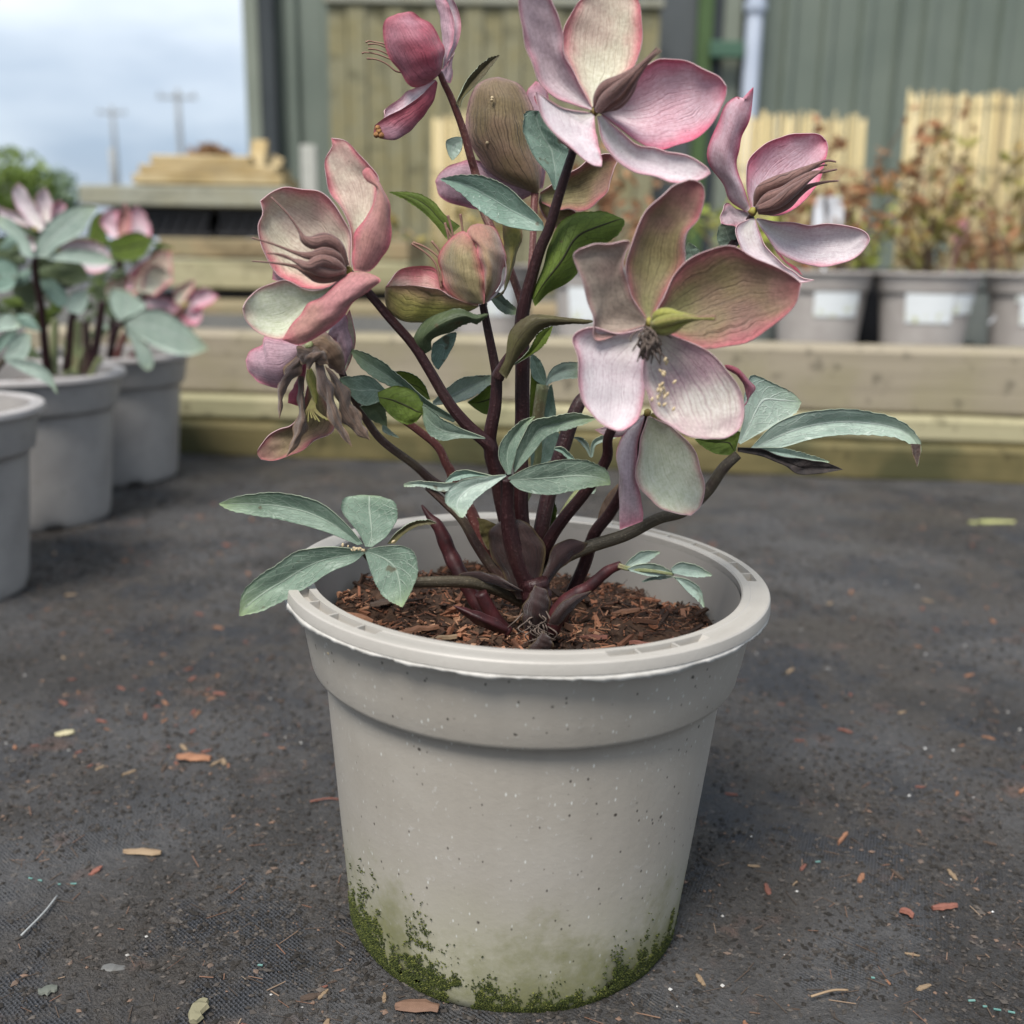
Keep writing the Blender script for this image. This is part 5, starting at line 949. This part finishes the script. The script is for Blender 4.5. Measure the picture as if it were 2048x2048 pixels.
# ================================================================== HELLEBORES IN THE LEFT POTS
def plant(name, label, pt): return root(name, label, 'plant', (pt.location.x, pt.location.y, .135), 'blurred hellebores at the left')
HM = plant('hellebore_plant', 'blurred hellebore with pale lilac flower in the middle left pot', potM); HBk = plant('hellebore_plant', 'blurred hellebore with peach pink flowers in the farthest left pot', potB); HF = plant('hellebore_plant', 'blurred leafy hellebore in the pot cut off at the left edge', potF)
PK = dict(p=('in_lav', 'out_pink'), k=('in_pink', 'out_pink'), c=('in_cream', 'out_pink'), r=('out_pink', 'out_red'), o=('in_cream', 'out_bud'))
LK = dict(g=('l_pale', 'l_under'), b=('l_blue', 'l_under'), u=('l_under', 'l_under'), d=('l_dark', 'l_olive'))
def bleaf(par, key, L, R, Y, **k): leaf('B2', L, R, Y, LK[key], par=par, nu=26, nv=10, **k)
def bflower(par, c, Y, pts):
    fl = knob('flower', par, q('B2', c)[0], Y, 5, M['knob'])
    for key, L, R, dy in pts: blade('petal', fl, q('B2', L), q('B2', R), Y+dy, mats=PM(*PK[key]), bulge=.5, nu=24, nv=10)
ym = potM.location.y; yb = potB.location.y; yf = potF.location.y
bleaf(HM, 'g', '290,730 310,600 400,450 540,340 700,300 820,310', '400,735 480,650 640,560 720,480 745,420 820,310', ym-.08); bleaf(HM, 'g', '400,745 520,680 700,670 850,700 970,780', '420,757 600,772 800,792 970,787', ym-.09)
bleaf(HM, 'g', '280,742 180,700 130,580 0,480 -60,440', '285,720 260,640 200,520 100,420 -60,370', ym-.09); bleaf(HM, 'd', '330,800 500,760 680,790 760,930', '330,830 450,910 600,965 760,930', ym-.03)
bleaf(HM, 'd', '-60,560 60,560 150,640 170,760', '-60,900 80,900 150,840 170,760', ym-.02); bleaf(HM, 'b', '-80,760 20,740 130,800 140,900', '-80,1020 40,1020 120,970 140,900', ym-.05); bleaf(HM, 'd', '100,980 180,900 290,960 300,1080', '110,1020 200,1180 290,1200 300,1080', ym)
bleaf(HM, 'b', '320,920 450,920 560,1040 565,1130', '330,945 400,1060 500,1145 565,1130', ym-.05); bleaf(HM, 'g', '560,1140 600,1040 680,1020 740,1015', '570,1190 680,1205 735,1120 740,1015', ym-.05)
bflower(HM, '300,500', ym-.06, [('p', '330,520 200,400 120,280 103,180 150,108', '380,480 340,360 270,260 222,170 150,108', 0), ('p', '340,450 308,300 300,220 380,148', '430,430 450,300 422,220 380,148', .01), ('p', '250,420 100,350 0,310 -40,270', '260,490 100,430 0,380 -40,270', .005), ('k', '420,430 440,300 500,255 560,300', '440,440 520,400 560,300 560,300', .01)])
bflower(HM, '490,680', ym-.03, [('p', '480,670 600,590 740,580 870,640 945,760', '500,700 640,805 780,865 890,840 945,760', 0)])
stem('B2', '290,735 300,900 340,1100 370,1400 400,1720', ym-.07, (0, 2, 4.5), (7, 7, 8, 9), 'stem', par=HM)
for p_, m_ in (('450,1720 455,1450 460,1250', 'stem_green'), ('560,1720 565,1550 560,1420', 'stem_green'), ('640,1720 650,1450 655,1265', 'stem_green'), ('720,1720 730,1500 720,1270', 'stem_brown'), ('760,1720 790,1640 850,1580', 'stem_green'), ('620,1700 680,1560 740,1470', 'stem_green'), ('560,1680 600,1300 640,1100', 'stem'), ('760,1700 820,1400 860,1100', 'stem')): stem('B2', p_, ym-.02, (0, 0), (9, 8, 7), m_, par=HM)
bleaf(HF, 'g', '30,1570 100,1430 200,1368 262,1380', '60,1605 200,1585 252,1500 262,1380', yf-.01); bleaf(HF, 'g', '40,1588 200,1590 350,1640 440,1740 482,1885', '50,1612 180,1685 330,1755 430,1815 482,1885', yf-.03)
bleaf(HF, 'g', '-60,1300 0,1218 100,1218 180,1312', '-60,1360 60,1345 120,1335 180,1312', yf); bleaf(HF, 'b', '-60,1500 0,1400 80,1350 150,1350', '-60,1570 60,1470 120,1420 150,1350', yf+.01); stem('B2', '40,1590 -40,1680 -200,1900 -500,2180', yf, (0, 0), (6, 7, 8), 'petiole', par=HF)
bflower(HBk, '1030,550', yb-.04, [('k', '960,570 880,510 838,420 900,338 1000,338', '1010,560 1000,480 990,420 1000,338', 0), ('r', '985,550 990,400 1050,268', '1095,520 1105,380 1050,268', -.01), ('k', '1065,520 1090,380 1130,308 1195,330', '1260,580 1270,490 1240,400 1195,330', .005)])
bleaf(HBk, 'u', '900,600 1000,560 1150,520 1292,582', '940,725 1050,765 1200,725 1292,582', yb-.08); bleaf(HBk, 'u', '740,560 760,440 800,380 850,345', '800,680 900,600 880,480 850,345', yb-.03); bleaf(HBk, 'u', '1280,600 1350,610 1420,640 1470,660', '1280,630 1350,650 1420,660 1470,660', yb-.05)
bflower(HBk, '1250,1000', yb-.05, [('o', '1100,1000 1150,850 1280,720 1350,680 1435,680', '1260,1050 1400,950 1450,880 1440,760 1435,680', 0), ('c', '1180,1000 1220,840 1300,790 1390,830', '1300,1060 1420,960 1460,920 1390,830', -.01), ('k', '1060,1010 1080,880 1150,800 1250,740', '1160,1000 1200,900 1240,820 1250,740', .01), ('o', '880,1010 950,900 1080,880 1200,960', '900,1080 1000,1080 1120,1060 1200,960', .01)])
bflower(HBk, '1560,1140', yb-.06, [('k', '1210,1080 1330,1045 1500,1130 1610,1300', '1230,1145 1400,1245 1500,1290 1610,1300', .01), ('c', '1470,1120 1460,1020 1540,950 1635,920', '1530,1110 1590,1050 1630,980 1635,920', .01), ('k', '1575,1165 1620,1040 1720,985 1835,1060', '1600,1195 1720,1145 1790,1110 1835,1060', 0), ('k', '1560,1180 1640,1140 1700,1170 1690,1260', '1560,1200 1600,1290 1650,1300 1690,1260', 0), ('k', '1260,1180 1350,1160 1450,1200 1560,1230', '1260,1220 1350,1300 1450,1310 1560,1230', .01)])
bleaf(HBk, 'g', '1050,1288 1200,1180 1350,1168 1550,1290 1752,1500', '1060,1312 1200,1425 1400,1525 1600,1552 1752,1500', yb-.10); bleaf(HBk, 'g', '1000,1272 930,1150 928,1010 1050,1008', '1020,1262 1180,1185 1225,1130 1050,1008', yb-.07); bleaf(HBk, 'g', '1040,1340 1110,1450 1170,1620 1230,1685', '1070,1330 1200,1430 1282,1560 1275,1660 1230,1685', yb-.11); bleaf(HBk, 'd', '950,1262 830,1150 778,1038', '962,1230 935,1100 778,1038', yb-.05); bleaf(HBk, 'g', '830,1250 860,1270 900,1300 915,1335', '810,1262 840,1300 870,1330 915,1335', yb-.1)
stem('B2', '1010,1285 960,1400 920,1600 930,1750', yb-.08, (0, 2, 5), (6, 7, 8), 'stem', par=HBk); stem('B2', '1040,560 1000,800 960,1100 940,1400 940,1700', yb-.03, (0, 0), (5, 6, 7), 'stem', par=HBk); stem('B2', '1250,1010 1150,1200 1020,1450 960,1720', yb-.04, (0, 0), (5, 6, 7), 'stem_red', par=HBk); stem('B2', '1560,1150 1350,1350 1100,1580 1000,1720', yb-.05, (0, 1), (5, 6, 7), 'stem_red', par=HBk)

# more foliage in the left plants, mostly dark-coloured to give their shaded interior
def fill(par, x0, x1, y0, y1, Y, n, keys, size=190):
    for i in range(n):
        x, y = random.uniform(x0, x1), random.uniform(y0, y1); a_ = random.uniform(-.6, 3.7); L_ = size*random.uniform(.8, 1.5); w_ = L_*random.uniform(.16, .28); dx, dy = math.cos(a_), -math.sin(a_)*.75; nx, ny = -dy, dx
        P0 = f'{x:.0f},{y:.0f}'; T = f'{x+dx*L_:.0f},{y+dy*L_+40:.0f}'
        bleaf(par, random.choice(keys), P0+f' {x+dx*L_*.4+nx*w_:.0f},{y+dy*L_*.4+ny*w_:.0f} '+T, P0+f' {x+dx*L_*.45-nx*w_:.0f},{y+dy*L_*.45-ny*w_+10:.0f} '+T, Y+random.uniform(-.03, .07), bulge=-.3)
fill(HM, 40, 640, 560, 1250, ym-.03, 44, 'dddbu'); fill(HBk, 760, 1280, 620, 1300, yb-.03, 38, 'dddu'); fill(HM, -40, 300, 900, 1500, ym+.03, 10, 'ddb')
bflower(HM, '130,600', ym+.02, [('k', '130,610 60,520 20,430 60,380', '150,600 150,500 120,420 60,380', 0), ('p', '140,610 230,560 330,560 400,620', '150,640 250,680 350,670 400,620', 0)])

# ================================================================== SMALL THINGS ON THE GROUND
CRUMB = simple('soil_crumb', (.03, .026, .022), (.06, .05, .042), 300, .9, .5, .001, island=[(0, (.010, .009, .008)), (.4, (.028, .025, .022)), (.75, (.055, .048, .043)), (.94, (.095, .083, .073)), (1, (.19, .12, .085))])
octv = np.array([(1, 0, 0), (0, 1, 0), (-1, 0, 0), (0, -1, 0), (0, 0, 1), (0, 0, -1.)]); octf = np.array([(0, 1, 4), (1, 2, 4), (2, 3, 4), (3, 0, 4), (1, 0, 5), (2, 1, 5), (3, 2, 5), (0, 3, 5)])
n = 230000; yy = -.16+1.05*RNG.random(n)**2.1; hw = .20+.62*(yy+.16); xx = RNG.uniform(-1, 1, n)*hw
keep = (dirt(xx, yy)+RNG.normal(0, .13, n) > .40) & (np.hypot(xx+.0036, yy) > .072); xx, yy = xx[keep], yy[keep]; n = len(xx)
s = (.00022+.0012*RNG.random(n)**4.5)*(1+.6*np.clip(yy, 0, 1))
V = octv[None]*RNG.uniform(.55, 1.3, (n, 6, 1))*(s[:, None, None])*np.stack([RNG.uniform(.7, 1.9, n), RNG.uniform(.7, 1.3, n), RNG.uniform(.35, .8, n)], 1)[:, None]
an = RNG.uniform(0, 6.28, n); ca, sa = np.cos(an), np.sin(an); V = np.stack([V[..., 0]*ca[:, None]-V[..., 1]*sa[:, None], V[..., 0]*sa[:, None]+V[..., 1]*ca[:, None], V[..., 2]], -1)
V += np.stack([xx, yy, gz(xx, yy)+s*.25], -1)[:, None]; Fc = (octf[None]+6*np.arange(n)[:, None, None]).reshape(-1, 3)
tag(mesh('soil_crumbs', V.reshape(-1, 3), Fc, CRUMB, None, False), 'dark crumbs of soil scattered over the ground sheet', 'soil', kind='stuff')
# fine fibres
parts = []
for i in range(1500):
    y = -.15+.7*random.random()**1.8; x = random.uniform(-1, 1)*(.2+.6*(y+.15))
    if math.hypot(x, y) < .08: continue
    L = random.uniform(.002, .011); a_ = random.uniform(0, 6.28); w_ = random.uniform(.00012, .00042)
    parts.append(box_vf((x, y, gz(x, y)+.0007), (L, w_, w_*.6), np.array([[math.cos(a_), math.sin(a_), random.gauss(0, .06)], [-math.sin(a_), math.cos(a_), 0], [0, 0, 1]])))
V, Fc = join(parts); tag(mesh('plant_litter', V, Fc, simple('litter', (.08, .06, .045), (.14, .10, .075), 100, .8, .3, island=[(0, (.03, .024, .02)), (.6, (.10, .07, .05)), (.85, (.20, .10, .065)), (1, (.26, .20, .14))]), None, False), 'fine dry fibres strewn over the ground sheet', 'litter', kind='stuff')
# pale grit grains
n = 170; V = []; Fc = []
for i in range(n):
    y = -.14+1.05*random.random()**1.25; x = random.uniform(-1, 1)*(.2+.6*(y+.15)); r = random.uniform(.0004, .0011)
    if math.hypot(x, y) < .08: continue
    k = len(V); rv = RNG.uniform(.75, 1.2, 6)
    V += [tuple(octv[j]*r*rv[j]*np.array([1, 1, .8])+np.array([x, y, gz(x, y)+r*.5])) for j in range(6)]; Fc += [tuple(int(q_)+k for q_ in f_) for f_ in octf]
tag(mesh('grit', V, Fc, simple('grit_white', (.5, .49, .46), (.68, .67, .65), 100, .3, .1, spec=.6, island=[(0, (.22, .2, .18)), (.6, (.42, .41, .39)), (1, (.68, .68, .67))]), None, False), 'small pale grit grains on the ground sheet', 'grit', kind='stuff')
# chips that stand out
def gchip(x, y, L, W, ang, mi_, label, T=.0022, name='wood_chip', group=None, cat='wood chip'):
    p = gnd(x, y, .001); p[2] = gz(p[0], p[1])+T*.35; return chip(name, label, p, L, W, T, ang, chipm[mi_] if isinstance(mi_, int) else mi_, int(x*7+y), group, cat=cat)
gchip(366, 1430, .020, .0075, -.12, 0, 'largest pale orange wood chip on the ground left of the pot', .003)
gchip(268, 1608, .019, .005, -.05, 1, 'tan split wood chip on the ground at lower left')
GREENW = simple('chip_green', (.17, .16, .10), (.22, .20, .13), 120, .85, .5, .001)
gchip(374, 1908, .011, .0072, 1.52, GREENW, 'square greenish wood block at the bottom edge, left of the pot', .003)
gchip(787, 1906, .017, .0062, -.1, simple('chip_brown', (.13, .075, .05), (.19, .115, .08), 120, .85, .6, .001, (.3, 1, 1)), 'brown wood chip touching the foot of the pot in front', .0028)
gchip(1783, 1714, .012, .004, .08, 2, 'bright red-orange wood chip on the ground at lower right', .0025)
gchip(1710, 1728, .006, .004, -.6, 2, 'small red chip just left of the bright one at lower right', .003)
gchip(1590, 1585, .012, .002, .9, 0, 'thin orange splinter on the ground right of the pot')
gchip(122, 1382, .011, .006, .2, simple('chip_straw', (.36, .32, .19), (.44, .40, .26), 120, .8, .4), 'straw yellow chip on the ground at left')
gchip(215, 1820, .010, .005, -.1, simple('slate', (.10, .10, .098), (.14, .14, .135), 80, .8, .4), 'flat dark grey flake on the ground at lower left', .001)
gchip(90, 1865, .007, .006, .4, simple('slate_green', (.09, .10, .085), (.13, .135, .115), 80, .8, .4), 'grey-green flake on the ground at lower left', .0015)
gchip(180, 1640, .007, .003, 1.1, 2, 'small red leaf fragment on the ground at lower left', .0012)
gchip(1870, 985, .05, .012, -.05, simple('dry_leaf', (.30, .32, .12), (.38, .38, .17), 60, .7, .4), 'yellow-green fallen leaf on the ground near the sleepers at right', .002, 'fallen_leaf', cat='leaf')
shapes = [chip_mesh(1, .3, .14, s_) for s_ in range(6)]; shm = []
for k, (V, Fc) in enumerate(shapes):
    for c_ in range(4):
        me = bpy.data.meshes.new('wood_chip'); me.from_pydata(V.tolist(), [], Fc); me.materials.append(chipm[c_]); shm.append(me)
cnt = 0; near_ = [gnd(random.gauss(385, 60), random.gauss(1360, 75)) for i in range(26)]+[gnd(random.gauss(160, 90), random.gauss(1330, 60)) for i in range(12)]
while cnt < 260:
    y = -.13+.95*random.random()**1.3; x = random.uniform(-1, 1)*(.19+.55*(y+.15)); 
    if cnt < len(near_): x, y = near_[cnt][0], near_[cnt][1]
    elif math.hypot(x, y) < .085 or vnoise(x, y, 9, 17) < .3: continue
    ci_ = random.choice([0, 1, 2, 2, 3]); o = bpy.data.objects.new('wood_chip', shm[ci_+4*random.randint(0, 5)]); COL.objects.link(o); L = random.uniform(.003, .0085)*(1+.5*max(0, y)); o.location = (x, y, gz(x, y)+L*.03); o.scale = (L, L*random.uniform(.8, 1.4), L); o.rotation_euler = (0, 0, random.uniform(0, 6.28))
    cn_ = ('orange', 'tan', 'red', 'dark brown')[ci_]; pl_ = ('far ground beyond the pot' if y > .25 else 'ground in front of the pot' if y < -.075 else 'ground just '+('left' if x < 0 else 'right')+' of the pot' if abs(x) < .14 else 'open ground at '+('left' if x < 0 else 'right'))
    tag(o, 'small scattered '+cn_+' wood chip lying on the '+pl_, 'wood chip', 'small '+cn_+' chips on the '+pl_); cnt += 1
# turquoise thread ends of the ground sheet
parts = []; TQ = simple('thread_turquoise', (.10, .22, .20), (.16, .30, .27), 100, .5, .1)
for (x, y) in [(75, 1662), (110, 1664), (135, 1666), (60, 1660), (1835, 1888), (1860, 1895), (1880, 1900), (1910, 1908), (1650, 1846), (1545, 1625), (490, 1812)]:
    p = gnd(x, y, .001); a_ = random.uniform(-.3, .2); L = random.uniform(.0012, .003); parts.append(box_vf((p[0]+random.gauss(0, .001), p[1]+random.gauss(0, .0012), gz(p[0], p[1])+.0008), (L, .0006, .0005), np.array([[math.cos(a_), math.sin(a_), 0], [-math.sin(a_), math.cos(a_), 0], [0, 0, 1]])))
V, Fc = join(parts); tag(mesh('thread_ends', V, Fc, TQ, None, False), 'turquoise thread ends showing in the ground sheet', 'thread', kind='stuff')
# thin twigs on the ground
for (x0_, y0_, x1_, y1_, lb) in [(108, 1690, 40, 1765, 'thin grey twig lying on the ground at lower left'), (585, 1512, 640, 1508, 'thin reddish twig on the ground just left of the pot'), (1530, 1880, 1600, 1868, 'thin pale straw on the ground at lower right')]:
    a_, b_ = gnd(x0_, y0_, .002), gnd(x1_, y1_, .002); mdl = (a_+b_)/2+np.array([.0015, .001, .0006]); o = mesh('twig', *tube_vf(spline(np.array([a_, mdl, b_]), 10), [.0005]*10, 6), chipm[1] if 'straw' in lb else (chipm[2] if 'red' in lb else pw), None, loc=(a_+b_)/2); tag(o, lb, 'twig')
